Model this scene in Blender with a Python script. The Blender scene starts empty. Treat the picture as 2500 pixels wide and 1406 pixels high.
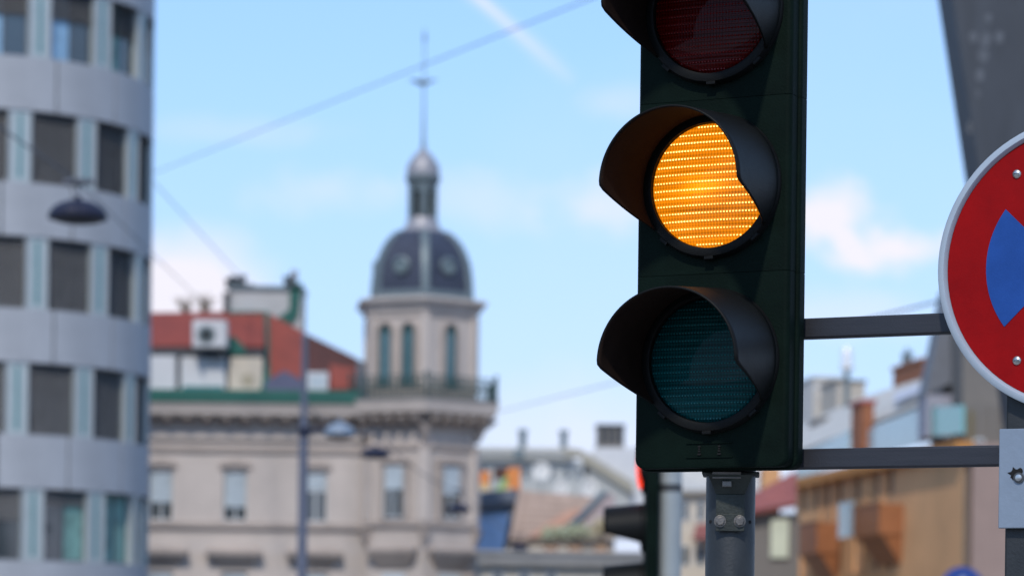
import bpy, bmesh, math, random
from mathutils import Matrix, Vector
random.seed(7)
R = math.radians
S = bpy.context.scene
COL = S.collection

# ------------------------------------------------------------------ camera
RHO = R(0.7)          # slight roll of the hand-held camera
FPX = 6944.0          # focal length in photo pixels (100 mm on a 36 mm wide sensor)
HY = 1580.0           # horizon row in the 2500 px wide photo (below the frame)
CAM_H = 1.7
cam = bpy.data.cameras.new('camera')
cam.lens = 100.0; cam.sensor_width = 36.0; cam.sensor_fit = 'HORIZONTAL'
cam.shift_y = (HY - 703.0) / 2500.0
cam.clip_start = 0.05; cam.clip_end = 3000.0
cam.dof.use_dof = True
cam.dof.focus_distance = 4.74
cam.dof.aperture_fstop = 5.4
cam.dof.aperture_blades = 0
camo = bpy.data.objects.new('camera', cam); COL.objects.link(camo)
camo.matrix_world = Matrix.Translation((0, 0, CAM_H)) @ Matrix.Rotation(R(90), 4, 'X') @ Matrix.Rotation(RHO, 4, 'Z')
S.camera = camo

# ------------------------------------------------------------------ sky, sun, exposure
SUN_EL, SUN_AZ = 45.0, -10.0        # azimuth: degrees from behind the camera towards the right
sdir = Vector((math.sin(R(SUN_AZ)) * math.cos(R(SUN_EL)), -math.cos(R(SUN_AZ)) * math.cos(R(SUN_EL)), math.sin(R(SUN_EL))))
world = bpy.data.worlds.new('World'); S.world = world; world.use_nodes = True
def build_world():
    nt = world.node_tree; N = nt.nodes; L = nt.links
    N.clear()
    out = N.new('ShaderNodeOutputWorld'); bg = N.new('ShaderNodeBackground')
    sky = N.new('ShaderNodeTexSky'); sky.sky_type = 'NISHITA'; sky.sun_disc = False
    sky.sun_elevation = R(SUN_EL); sky.sun_rotation = math.atan2(sdir.x, sdir.y)
    sky.air_density = 1.0; sky.dust_density = 0.3; sky.ozone_density = 3.0; sky.altitude = 200
    tint = N.new('ShaderNodeMix'); tint.data_type = 'RGBA'; tint.blend_type = 'MULTIPLY'
    tint.inputs[0].default_value = 1.0; tint.inputs[7].default_value = (0.80, 0.92, 1.08, 1)
    L.new(sky.outputs[0], tint.inputs[6])
    tc = N.new('ShaderNodeTexCoord')
    sep = N.new('ShaderNodeSeparateXYZ'); L.new(tc.outputs['Generated'], sep.inputs[0])
    def M(op, a, b=None, c=None, clamp=False):
        n = N.new('ShaderNodeMath'); n.operation = op; n.use_clamp = clamp
        for i, v in enumerate((a, b, c)):
            if v is None: continue
            if isinstance(v, (int, float)): n.inputs[i].default_value = v
            else: L.new(v, n.inputs[i])
        return n.outputs[0]
    X, Y, Z = sep.outputs
    fwd = M('GREATER_THAN', Y, 0.05)
    ys = M('MAXIMUM', Y, 0.05)
    u = M('DIVIDE', X, ys); v = M('DIVIDE', Z, ys)       # slopes of the view direction
    comb = N.new('ShaderNodeCombineXYZ'); L.new(u, comb.inputs[0]); L.new(v, comb.inputs[1])
    nz = N.new('ShaderNodeTexNoise'); nz.inputs['Scale'].default_value = 38; nz.inputs['Detail'].default_value = 5
    L.new(comb.outputs[0], nz.inputs['Vector'])
    wob = M('SUBTRACT', nz.outputs[0], 0.5)
    def blob(px, py, rx, ry, amp, w=1.6):
        cu = (px - 1250) / FPX; cv = (HY - py) / FPX
        a = M('DIVIDE', M('SUBTRACT', u, cu), rx / FPX); b = M('DIVIDE', M('SUBTRACT', v, cv), ry / FPX)
        r = M('SQRT', M('ADD', M('MULTIPLY', a, a), M('MULTIPLY', b, b)))
        r = M('ADD', r, M('MULTIPLY', wob, w))
        m = M('SUBTRACT', 1.0, r, clamp=True)
        m = M('MULTIPLY', M('MULTIPLY', m, m), M('SUBTRACT', 3.0, M('MULTIPLY', m, 2.0)))
        return M('MULTIPLY', m, amp)
    total = None
    for b in ((2010, 535, 190, 120, 1.5), (2170, 595, 270, 85, 1.4), (1450, 510, 190, 110, 0.55), (420, 730, 330, 210, 1.5, 0.5),
              (1500, 1090, 900, 260, 0.45, 0.6), (780, 470, 260, 90, 0.3), (1150, 480, 260, 110, 0.3), (2000, 760, 500, 90, 0.35),
              (560, 330, 420, 60, 0.18), (1480, 250, 120, 60, 0.25)):
        o = blob(*b); total = o if total is None else M('ADD', total, o)
    # contrail: a line from (1110,-30) to (1370,195)
    def trail(x0, y0, x1, y1, hw, amp):
        a = ((x0 - 1250) / FPX, (HY - y0) / FPX); c = ((x1 - 1250) / FPX, (HY - y1) / FPX)
        dx, dy = c[0] - a[0], c[1] - a[1]; l = math.hypot(dx, dy); dx /= l; dy /= l
        pu = M('SUBTRACT', u, a[0]); pv = M('SUBTRACT', v, a[1])
        t = M('ADD', M('MULTIPLY', pu, dx), M('MULTIPLY', pv, dy))
        d = M('ABSOLUTE', M('SUBTRACT', M('MULTIPLY', pu, dy), M('MULTIPLY', pv, dx)))
        wd = M('SUBTRACT', 1.0, M('DIVIDE', d, M('MULTIPLY', M('ADD', M('MULTIPLY', wob, 0.8), 1.0), hw / FPX)), clamp=True)
        s1 = M('SUBTRACT', 1.0, M('DIVIDE', t, l), clamp=True)
        s1 = M('POWER', M('MULTIPLY', s1, 2.0, clamp=True), 0.6)
        return M('MULTIPLY', M('MULTIPLY', M('MULTIPLY', wd, wd), s1), amp)
    total = M('ADD', total, trail(700, -390, 1390, 205, 40, 0.9))
    total = M('MULTIPLY', total, fwd)
    # bright humid haze that thickens towards the horizon, all the way round
    zc = M('MAXIMUM', Z, 0.0)
    hz = M('ADD', 0.33, M('MULTIPLY', M('SUBTRACT', 1.0, M('DIVIDE', zc, 0.30), clamp=True), 0.60))
    rp = N.new('ShaderNodeValToRGB'); cr = rp.color_ramp; cr.interpolation = 'EASE'
    k = 7.0
    for i, (pos, c) in enumerate(((0.02, (3.6, 3.8, 5.05)), (0.11, (2.8, 3.75, 5.4)), (0.22, (2.35, 3.75, 5.7)), (0.6, (2.3, 3.7, 5.7)))):
        e = cr.elements[i] if i < 2 else cr.elements.new(pos)
        e.position = pos; e.color = (*[q / k for q in c], 1)
    L.new(zc, rp.inputs[0])
    sc = N.new('ShaderNodeMix'); sc.data_type = 'RGBA'; sc.blend_type = 'MULTIPLY'; sc.inputs[0].default_value = 1.0
    sc.inputs[7].default_value = (k, k, k, 1); L.new(rp.outputs[0], sc.inputs[6])
    hm = N.new('ShaderNodeMix'); hm.data_type = 'RGBA'
    L.new(hz, hm.inputs[0]); L.new(tint.outputs[2], hm.inputs[6]); L.new(sc.outputs[2], hm.inputs[7])
    nz2 = N.new('ShaderNodeTexNoise'); nz2.inputs['Scale'].default_value = 3.2; nz2.inputs['Detail'].default_value = 6
    L.new(tc.outputs['Generated'], nz2.inputs['Vector'])
    veil = M('MULTIPLY', M('SUBTRACT', nz2.outputs[0], 0.45, clamp=True), 0.8)
    total = M('ADD', total, veil, clamp=True)
    cl = N.new('ShaderNodeMix'); cl.data_type = 'RGBA'
    cl.inputs[7].default_value = (4.9, 4.8, 5.35, 1)
    L.new(total, cl.inputs[0]); L.new(hm.outputs[2], cl.inputs[6])
    L.new(cl.outputs[2], bg.inputs[0]); bg.inputs[1].default_value = 0.15
    L.new(bg.outputs[0], out.inputs[0])
build_world()
sun = bpy.data.lights.new('sun', 'SUN'); sun.energy = 2.0; sun.angle = R(2.5); sun.color = (1.0, 0.93, 0.84)
suno = bpy.data.objects.new('sun', sun); COL.objects.link(suno)
suno.rotation_euler = sdir.to_track_quat('Z', 'Y').to_euler()
S.view_settings.view_transform = 'Standard'; S.view_settings.look = 'None'
S.view_settings.exposure = 0.35; S.view_settings.gamma = 1.0
S.cycles.use_denoising = True
S.cycles.max_bounces = 6

# ------------------------------------------------------------------ helpers
def ray(px, py):
    u = (px - 1250) / FPX; v = (HY - py) / FPX
    return u * math.cos(RHO) - v * math.sin(RHO), u * math.sin(RHO) + v * math.cos(RHO)
def at(px, py, Y):
    a, b = ray(px, py)
    return Vector((a * Y, Y, CAM_H + b * Y))

MATS = {}
def mat(name, col, rough=0.6, metal=0.0, var=0.15, scale=3.0, bump=0.0, bscale=None, spec=0.5, coat=0.0, stretch=None, emit=None, estr=0.0, dirt=0.0):
    if name in MATS: return MATS[name]
    m = bpy.data.materials.new(name); m.use_nodes = True
    nt = m.node_tree; N = nt.nodes; L = nt.links; p = N['Principled BSDF']
    p.inputs['Roughness'].default_value = rough; p.inputs['Metallic'].default_value = metal
    p.inputs['Specular IOR Level'].default_value = spec
    p.inputs['Coat Weight'].default_value = coat; p.inputs['Coat Roughness'].default_value = 0.06
    tc = N.new('ShaderNodeTexCoord'); mp = N.new('ShaderNodeMapping'); L.new(tc.outputs['Object'], mp.inputs[0])
    if stretch: mp.inputs['Scale'].default_value = stretch
    nz = N.new('ShaderNodeTexNoise'); nz.inputs['Scale'].default_value = scale; nz.inputs['Detail'].default_value = 6; nz.inputs['Roughness'].default_value = 0.65
    L.new(mp.outputs[0], nz.inputs['Vector'])
    rp = N.new('ShaderNodeValToRGB')
    rp.color_ramp.elements[0].position = 0.3; rp.color_ramp.elements[1].position = 0.7
    lo = [max(0, c * (1 - var)) for c in col]; hi = [min(1, c * (1 + var)) for c in col]
    rp.color_ramp.elements[0].color = (*lo, 1); rp.color_ramp.elements[1].color = (*hi, 1)
    L.new(nz.outputs[0], rp.inputs[0])
    csrc = rp.outputs[0]
    if dirt > 0:
        n2 = N.new('ShaderNodeTexNoise'); n2.inputs['Scale'].default_value = scale * 0.35; n2.inputs['Detail'].default_value = 8
        m2 = N.new('ShaderNodeMapping'); m2.inputs['Scale'].default_value = (1.6, 1.6, 0.25); L.new(tc.outputs['Object'], m2.inputs[0]); L.new(m2.outputs[0], n2.inputs['Vector'])
        r2 = N.new('ShaderNodeValToRGB'); r2.color_ramp.elements[0].position = 0.45; r2.color_ramp.elements[1].position = 0.75
        mx = N.new('ShaderNodeMix'); mx.data_type = 'RGBA'; mx.inputs[7].default_value = (*[c * 0.55 for c in col], 1)
        mu = N.new('ShaderNodeMath'); mu.operation = 'MULTIPLY'; mu.inputs[1].default_value = dirt
        L.new(n2.outputs[0], r2.inputs[0]); L.new(r2.outputs[0], mu.inputs[0]); L.new(mu.outputs[0], mx.inputs[0]); L.new(csrc, mx.inputs[6]); csrc = mx.outputs[2]
    L.new(csrc, p.inputs['Base Color'])
    if rough > 0.1:
        rr = N.new('ShaderNodeMapRange'); rr.inputs[3].default_value = max(0.03, rough - 0.12); rr.inputs[4].default_value = min(1, rough + 0.12)
        L.new(nz.outputs[0], rr.inputs[0]); L.new(rr.outputs[0], p.inputs['Roughness'])
    if bump > 0:
        nb = N.new('ShaderNodeTexNoise'); nb.inputs['Scale'].default_value = bscale or scale * 12; nb.inputs['Detail'].default_value = 4
        L.new(tc.outputs['Object'], nb.inputs['Vector'])
        bp = N.new('ShaderNodeBump'); bp.inputs['Strength'].default_value = bump; bp.inputs['Distance'].default_value = 0.01
        L.new(nb.outputs[0], bp.inputs['Height']); L.new(bp.outputs[0], p.inputs['Normal'])
    if emit:
        p.inputs['Emission Color'].default_value = (*emit, 1); p.inputs['Emission Strength'].default_value = estr
    MATS[name] = m
    return m

class MB:
    def __init__(s): s.v = []; s.f = []
    def add(s, vs, fs):
        o = len(s.v); s.v += [tuple(p) for p in vs]; s.f += [tuple(i + o for i in f) for f in fs]; return s
    def box(s, x0, x1, y0, y1, z0, z1):
        return s.add([(x0,y0,z0),(x1,y0,z0),(x1,y1,z0),(x0,y1,z0),(x0,y0,z1),(x1,y0,z1),(x1,y1,z1),(x0,y1,z1)],
                     [(0,3,2,1),(4,5,6,7),(0,1,5,4),(1,2,6,5),(2,3,7,6),(3,0,4,7)])
    def prism(s, pts, y0, y1):            # polygon in x,z swept along y
        n = len(pts)
        vs = [(x, y0, z) for x, z in pts] + [(x, y1, z) for x, z in pts]
        return s.add(vs, [tuple(range(n)), tuple(range(2*n-1, n-1, -1))] + [(i, n+i, n+(i+1)%n, (i+1)%n) for i in range(n)])
    def prism_z(s, pts, z0, z1):          # polygon in x,y swept along z
        n = len(pts)
        vs = [(x, y, z0) for x, y in pts] + [(x, y, z1) for x, y in pts]
        return s.add(vs, [tuple(range(n-1, -1, -1)), tuple(range(n, 2*n))] + [(i, (i+1)%n, n+(i+1)%n, n+i) for i in range(n)])
    def loft(s, rings, cap=True, closed=True):
        n = len(rings[0]); vs = [p for r in rings for p in r]; fs = []
        for k in range(len(rings)-1):
            for i in range(n if closed else n-1):
                a = k*n+i; b = k*n+(i+1)%n; fs.append((a, b, b+n, a+n))
        if cap: fs += [tuple(range(n-1, -1, -1)), tuple(range((len(rings)-1)*n, len(rings)*n))]
        return s.add(vs, fs)
    def lathe(s, prof, c=(0,0,0), n=32, axis='z'):
        rings = []
        for r, h in prof:
            ring = []
            for i in range(n):
                a = 2*math.pi*i/n
                if axis == 'z': ring.append((c[0]+r*math.cos(a), c[1]+r*math.sin(a), c[2]+h))
                elif axis == 'y': ring.append((c[0]+r*math.cos(a), c[1]+h, c[2]+r*math.sin(a)))
                else: ring.append((c[0]+h, c[1]+r*math.cos(a), c[2]+r*math.sin(a)))
            rings.append(ring)
        return s.loft(rings)
    def tube(s, path, r, n=8):
        path = [Vector(p) for p in path]; rings = []
        for i, p in enumerate(path):
            d = (path[min(i+1, len(path)-1)] - path[max(i-1, 0)]).normalized()
            up = Vector((0,0,1)) if abs(d.z) < 0.9 else Vector((1,0,0))
            a = d.cross(up).normalized(); b = a.cross(d)
            rr = r[i] if isinstance(r, (list, tuple)) else r
            rings.append([p + (a*math.cos(2*math.pi*k/n) + b*math.sin(2*math.pi*k/n))*rr for k in range(n)])
        return s.loft(rings)
    def sheet(s, pts, th, d=None):        # thick polygon given as 3-D points, thickened along d
        pts = [Vector(p) for p in pts]
        nrm = (pts[1]-pts[0]).cross(pts[2]-pts[0]).normalized() if d is None else Vector(d)
        n = len(pts); q = [p + nrm*th for p in pts]
        return s.add(pts + q, [tuple(range(n-1,-1,-1)), tuple(range(n,2*n))] + [(i,(i+1)%n,n+(i+1)%n,n+i) for i in range(n)])
    def wall(s, x0, x1, z0, z1, holes, y, depth):   # flat wall with openings and reveals; holes (hx0,hx1,hz0,hz1)
        xs = sorted({x0, x1, *[h[0] for h in holes], *[h[1] for h in holes]}); zs = sorted({z0, z1, *[h[2] for h in holes], *[h[3] for h in holes]})
        for i in range(len(xs)-1):
            for j in range(len(zs)-1):
                cx = (xs[i]+xs[i+1])/2; cz = (zs[j]+zs[j+1])/2
                if any(h[0] < cx < h[1] and h[2] < cz < h[3] for h in holes): continue
                s.add([(xs[i],y,zs[j]),(xs[i+1],y,zs[j]),(xs[i+1],y,zs[j+1]),(xs[i],y,zs[j+1])], [(0,1,2,3)])
        for a,b,c,d in holes:
            s.add([(a,y,c),(b,y,c),(b,y,d),(a,y,d),(a,y+depth,c),(b,y+depth,c),(b,y+depth,d),(a,y+depth,d)], [(0,4,5,1),(1,5,6,2),(2,6,7,3),(3,7,4,0)])
        return s
    def build(s, name, m, parent=None, loc=None, rotz=0.0, bevel=0.0, smooth=None, kind=None, recalc=True, solid=0.0):
        me = bpy.data.meshes.new(name)
        bm = bmesh.new(); vs = [bm.verts.new(p) for p in s.v]
        for f in s.f:
            try: bm.faces.new([vs[i] for i in f])
            except ValueError: pass
        bmesh.ops.remove_doubles(bm, verts=bm.verts, dist=1e-5)
        if recalc: bmesh.ops.recalc_face_normals(bm, faces=bm.faces)
        bm.to_mesh(me); bm.free()
        if smooth:
            me.shade_smooth(); me.set_sharp_from_angle(angle=R(smooth))
        me.materials.append(m)
        o = bpy.data.objects.new(name, me); COL.objects.link(o); o.parent = parent
        if loc is not None: o.location = loc
        o.rotation_euler.z = rotz
        if solid:
            md = o.modifiers.new('solidify', 'SOLIDIFY'); md.thickness = solid; md.offset = 0
        if bevel:
            md = o.modifiers.new('bevel', 'BEVEL'); md.width = bevel; md.segments = 3; md.limit_method = 'ANGLE'; md.angle_limit = R(40)
            me.shade_smooth(); me.set_sharp_from_angle(angle=R(smooth or 35))
        if kind: o['kind'] = kind
        return o

FRAMES = {}
def thing(name, label, cat, loc=(0,0,0), rotz=0.0, group=None):
    o = bpy.data.objects.new(name, None); COL.objects.link(o); o.empty_display_size = 0.2
    o.location = loc; o.rotation_euler.z = rotz
    o['label'] = label; o['category'] = cat
    if group: o['group'] = group
    FRAMES[o.name] = Matrix.Translation(Vector(loc)) @ Matrix.Rotation(rotz, 4, 'Z')
    return o
def tag(o, label, cat, group=None):
    o['label'] = label; o['category'] = cat
    if group: o['group'] = group
    return o
def L3(t, px, py, off=0.0):       # local point on the plane y = off of a thing, seen at a pixel
    m = FRAMES[t.name].inverted()
    o = m @ Vector((0, 0, CAM_H)); d = (m.to_3x3() @ (at(px, py, 1.0) - Vector((0, 0, CAM_H))))
    k = (off - o.y) / d.y
    return o + d * k
def LX(t, px, py, off=0.0): return L3(t, px, py, off).x
def LZ(t, px, py, off=0.0): return L3(t, px, py, off).z
def rect(t, x0, x1, y0, y1, off=0.0):    # pixel rectangle -> local (x0,x1,z0,z1)
    cx, cy = (x0+x1)/2, (y0+y1)/2
    return LX(t,x0,cy,off), LX(t,x1,cy,off), LZ(t,cx,y1,off), LZ(t,cx,y0,off)
def copy_tree(o, parent, loc=None, rotz=None):
    c = o.copy(); COL.objects.link(c); c.parent = parent
    if loc is not None: c.location = loc
    if rotz is not None: c.rotation_euler.z = rotz
    for ch in list(o.children): copy_tree(ch, c)
    return c
def structure(o): o['kind'] = 'structure'; return o

# ------------------------------------------------------------------ materials
M_hous  = mat('signal housing green black', (0.0030, 0.0085, 0.0060), 0.6, 0, 0.35, 9, 0.12, 260, spec=0.06, dirt=0.3)
M_visor = mat('visor black plastic', (0.0075, 0.0080, 0.0078), 0.48, 0, 0.25, 8, 0.08, 300, spec=0.12)
M_vin   = mat('visor matt inside', (0.020, 0.0125, 0.010), 0.8, 0, 0.25, 10, 0.1, 300, spec=0.03)
M_pole  = mat('dark grey pole paint', (0.028, 0.032, 0.035), 0.5, 0.2, 0.3, 12, 0.08, 200, dirt=0.4)
M_arm   = mat('anthracite bar', (0.034, 0.035, 0.042), 0.4, 0.3, 0.12, 30, 0.06, 300, stretch=(0.3, 1, 6))
M_plate = mat('weathered bracket steel', (0.030, 0.036, 0.032), 0.55, 0.4, 0.4, 25, 0.15, 220, dirt=0.5)
M_bolt  = mat('zinc bolt', (0.17, 0.155, 0.14), 0.42, 0.7, 0.25, 60, 0.1, 300)
M_dark  = mat('black void', (0.004, 0.004, 0.004), 0.9, 0, 0.1, 5)
M_red   = mat('sign red sheeting', (0.28, 0.001, 0.002), 0.5, 0, 0.16, 14, 0.05, 400, spec=0.12, dirt=0.22)
M_blue  = mat('sign blue sheeting', (0.018, 0.075, 0.30), 0.5, 0, 0.16, 14, 0.05, 400, spec=0.12, dirt=0.22)
M_white = mat('sign white rim', (0.36, 0.42, 0.48), 0.35, 0.0, 0.06, 10)
M_alu   = mat('grey sheet plate', (0.25, 0.30, 0.36), 0.42, 0.3, 0.10, 6, 0.05, 120, dirt=0.25)
M_scr   = mat('screw steel', (0.5, 0.5, 0.48), 0.3, 0.9, 0.2, 80)
M_asph  = mat('asphalt', (0.05, 0.05, 0.052), 0.9, 0, 0.25, 4, 0.4, 60)
M_pave  = mat('pavement concrete', (0.30, 0.29, 0.27), 0.85, 0, 0.15, 3, 0.3, 40)
M_band  = mat('office band metal', (0.40, 0.413, 0.432), 0.6, 0.0, 0.07, 1.2, 0, dirt=0.28)
M_core  = mat('office joint dark', (0.10, 0.11, 0.12), 0.7, 0, 0.1, 2)
M_pier  = mat('office pier panel', (0.45, 0.50, 0.485), 0.4, 0.3, 0.06, 2)
M_teal  = mat('teal stripe', (0.05, 0.22, 0.23), 0.3, 0.1, 0.1, 3)
M_blind = mat('grey blind slat', (0.25, 0.245, 0.24), 0.5, 0.3, 0.12, 3)
M_frame = mat('window frame grey', (0.12, 0.125, 0.13), 0.5, 0.3, 0.1, 4)
M_glass = mat('window glass', (0.035, 0.045, 0.05), 0.06, 0, 0.2, 1.0, spec=1.0, coat=0.6)
M_glassb= mat('sky blue curtain', (0.25, 0.42, 0.58), 0.5, 0, 0.2, 2)
M_curtrefl  = mat('teal curtain and reflection', (0.16, 0.30, 0.27), 0.6, 0, 0.4, 3)
M_stone = mat('mauve grey stucco', (0.56, 0.49, 0.435), 0.85, 0, 0.10, 0.8, 0.25, 9, dirt=0.5)
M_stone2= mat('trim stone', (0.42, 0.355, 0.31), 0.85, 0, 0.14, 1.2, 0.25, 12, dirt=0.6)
M_sash  = mat('white sash', (0.52, 0.55, 0.56), 0.5, 0, 0.05, 4)
M_bpane = mat('blind behind glass', (0.46, 0.52, 0.55), 0.25, 0, 0.12, 2.0, coat=0.5)
M_slate = mat('dome slate', (0.040, 0.046, 0.070), 0.45, 0, 0.3, 3.0, 0.3, 16)
M_lead  = mat('weathered lead', (0.155, 0.195, 0.205), 0.5, 0.3, 0.12, 4)
M_leadp = mat('pale lead cap', (0.33, 0.32, 0.33), 0.5, 0.3, 0.1, 4)
M_green = mat('green copper paint', (0.012, 0.105, 0.080), 0.55, 0, 0.2, 3)
M_rail  = mat('dark green iron', (0.030, 0.070, 0.068), 0.5, 0.2, 0.2, 6)
M_tile  = mat('red sheet roof', (0.235, 0.046, 0.030), 0.7, 0, 0.16, 1.6, 0.2, 14, dirt=0.3)
M_tileb = mat('brown shaded tile', (0.075, 0.026, 0.022), 0.8, 0, 0.25, 2.5, 0.4, 18)  # shade of the turned-away hip slope put into a darker tile colour
M_wht   = mat('white render', (0.62, 0.62, 0.62), 0.8, 0, 0.05, 1.5, 0.15, 20, dirt=0.2)
M_cream = mat('cream render', (0.62, 0.54, 0.43), 0.85, 0, 0.06, 1.0, 0.2, 16, dirt=0.25)
M_dkgrey= mat('dark eave metal', (0.055, 0.06, 0.065), 0.5, 0.2, 0.2, 3)
M_orang = mat('orange render', (0.75, 0.405, 0.185), 0.85, 0, 0.10, 0.7, 0.2, 12, dirt=0.3)
M_mauve = mat('mauve pilaster', (0.34, 0.24, 0.20), 0.85, 0, 0.08, 1.2, 0.2, 12)
M_balc  = mat('brown balcony panel', (0.33, 0.125, 0.045), 0.6, 0, 0.15, 2)
M_brick = mat('brick chimney', (0.32, 0.125, 0.06), 0.9, 0, 0.25, 5, 0.4, 20)
M_tglas = mat('teal glass balustrade', (0.13, 0.42, 0.37), 0.2, 0, 0.1, 1.5, coat=0.5)
M_pglas = mat('pale blue glass', (0.36, 0.54, 0.58), 0.2, 0, 0.1, 1.2, coat=0.5)
M_roofw = mat('pale sheet roof', (0.55, 0.52, 0.46), 0.65, 0.0, 0.08, 1.5, dirt=0.2)
M_slateb= mat('blue grey slate', (0.095, 0.105, 0.125), 0.55, 0, 0.2, 3, 0.3, 18)
M_taupe = mat('taupe render', (0.19, 0.17, 0.148), 0.85, 0, 0.1, 1.0, 0.2, 14, dirt=0.3)
M_lampd = mat('dark lamp enamel', (0.020, 0.023, 0.045), 0.55, 0.0, 0.15, 6, spec=0.25)
M_lampl = mat('pale lamp enamel', (0.20, 0.25, 0.31), 0.5, 0.0, 0.1, 6)
M_lampw = mat('lamp diffuser', (0.10, 0.10, 0.11), 0.4, 0, 0.05, 8)
M_wire  = mat('wire', (0.09, 0.10, 0.12), 0.5, 0.3, 0.1, 20)
M_steel = mat('pylon steel paint', (0.046, 0.053, 0.064), 0.55, 0.15, 0.35, 1.2, 0.1, 40, stretch=(3, 3, 0.5), dirt=0.4)
M_drop  = mat('pale stain', (0.10, 0.11, 0.125), 0.8, 0, 0.3, 8)
M_twig  = mat('bare twig', (0.22, 0.16, 0.10), 0.9, 0, 0.3, 5)
M_leaf  = mat('pale spring leaf', (0.42, 0.44, 0.29), 0.8, 0, 0.3, 3)
M_leafd = mat('dry leaf', (0.55, 0.47, 0.30), 0.8, 0, 0.3, 3)
M_signb = mat('round sign blue', (0.02, 0.06, 0.27), 0.4, 0, 0.1, 6)

# lens materials -----------------------------------------------------------
def lens_mat(name, base, emit=None, estr=0.0, rough=0.12):
    m = bpy.data.materials.new(name); m.use_nodes = True
    nt = m.node_tree; N = nt.nodes; L = nt.links; p = N['Principled BSDF']
    tc = N.new('ShaderNodeTexCoord')
    sp = N.new('ShaderNodeSeparateXYZ'); L.new(tc.outputs['Object'], sp.inputs[0])
    def M(op, a, b=None):
        n = N.new('ShaderNodeMath'); n.operation = op
        for i, v in enumerate((a, b)):
            if v is None: continue
            if isinstance(v, (int, float)): n.inputs[i].default_value = v
            else: L.new(v, n.inputs[i])
        return n.outputs[0]
    cx = M('SINE', M('MULTIPLY', sp.outputs[0], 2*math.pi/0.0055))
    rz = M('SINE', M('MULTIPLY', sp.outputs[2], 2*math.pi/0.0066))
    pat = M('ADD', M('MULTIPLY', cx, 0.5), M('MULTIPLY', rz, 0.5))          # -1..1 prism grid
    mp = N.new('ShaderNodeMapping'); mp.inputs['Scale'].default_value = (6, 6, 60); L.new(tc.outputs['Object'], mp.inputs[0])
    nz = N.new('ShaderNodeTexNoise'); nz.inputs['Scale'].default_value = 1.0; nz.inputs['Detail'].default_value = 4; L.new(mp.outputs[0], nz.inputs['Vector'])
    k = M('ADD', M('MULTIPLY', pat, 0.38), M('ADD', M('MULTIPLY', nz.outputs[0], 1.5), 0.2))
    mul = N.new('ShaderNodeMix'); mul.data_type = 'RGBA'; mul.blend_type = 'MULTIPLY'; mul.inputs[0].default_value = 1
    mul.inputs[6].default_value = (*base, 1)
    cmb = N.new('ShaderNodeCombineColor')
    for i in range(3): L.new(k, cmb.inputs[i])
    L.new(cmb.outputs[0], mul.inputs[7]); L.new(mul.outputs[2], p.inputs['Base Color'])
    bp = N.new('ShaderNodeBump'); bp.inputs['Strength'].default_value = 0.35; bp.inputs['Distance'].default_value = 0.0012
    L.new(pat, bp.inputs['Height']); L.new(bp.outputs[0], p.inputs['Normal'])
    p.inputs['Roughness'].default_value = rough
    p.inputs['Coat Weight'].default_value = 0.12; p.inputs['Coat Roughness'].default_value = 0.03; p.inputs['Specular IOR Level'].default_value = 0.08
    if emit:
        p.inputs['Emission Color'].default_value = (*emit, 1)
        rx = M('ADD', sp.outputs[0], 0.012)
        r2 = M('ADD', M('MULTIPLY', rx, rx), M('MULTIPLY', M('MULTIPLY', sp.outputs[2], sp.outputs[2]), 3.0))
        hot = M('ADD', 0.78, M('MULTIPLY', M('POWER', 2.718, M('MULTIPLY', r2, -700.0)), 0.75))
        L.new(M('MULTIPLY', M('MULTIPLY', k, hot), estr), p.inputs['Emission Strength'])
    return m
M_lred   = lens_mat('unlit red lens', (0.060, 0.001, 0.001))
M_lgrn   = lens_mat('unlit green lens', (0.0005, 0.045, 0.047))
M_lamb   = lens_mat('lit amber lens', (0.25, 0.06, 0.0), (1.0, 0.27, 0.004), 0.80)
M_lredon = lens_mat('lit red lens', (0.3, 0.01, 0.005), (1.0, 0.045, 0.01), 1.6)
M_lamboff= lens_mat('unlit amber lens', (0.15, 0.06, 0.004))
M_bred = mat('red lens bead', (0.16, 0.004, 0.004), 0.25, coat=0.1)
M_bgrn = mat('green lens bead', (0.003, 0.13, 0.14), 0.25, coat=0.1)
M_bamb = mat('glowing amber bead', (0.5, 0.25, 0.02), 0.2, emit=(1.0, 0.60, 0.16), estr=2.4)
def vary_beads():
    nt = M_bamb.node_tree; N = nt.nodes; L = nt.links; p = N['Principled BSDF']
    tc = N.new('ShaderNodeTexCoord'); mp = N.new('ShaderNodeMapping'); mp.inputs['Scale'].default_value = (14, 14, 30); L.new(tc.outputs['Object'], mp.inputs[0])
    nz = N.new('ShaderNodeTexNoise'); nz.inputs['Scale'].default_value = 1.0; nz.inputs['Detail'].default_value = 3; L.new(mp.outputs[0], nz.inputs['Vector'])
    mr = N.new('ShaderNodeMapRange'); mr.inputs[1].default_value = 0.3; mr.inputs[2].default_value = 0.7; mr.inputs[3].default_value = 1.0; mr.inputs[4].default_value = 3.6
    L.new(nz.outputs[0], mr.inputs[0]); L.new(mr.outputs[0], p.inputs['Emission Strength'])
vary_beads()

# ------------------------------------------------------------------ ground
def ground():
    structure(MB().box(-900, 900, -300, 1500, -0.5, 0.0).build('ground', M_asph))
    structure(MB().box(-60, 60, 0.9, 6.4, 0.004, 0.13).build('pavement', M_pave, bevel=0.02))
    structure(MB().box(-60, 60, 13.0, 16.5, 0.004, 0.13).build('pavement', M_pave, bevel=0.02))
    structure(MB().box(-60, 60, 105.0, 190, 0.004, 0.13).build('pavement', M_pave, bevel=0.02))
    for i in range(12):
        structure(MB().box(-30+i*5, -27.5+i*5, 9.6, 9.75, 0.003, 0.006).build('road_marking', M_sash))
ground()

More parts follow.
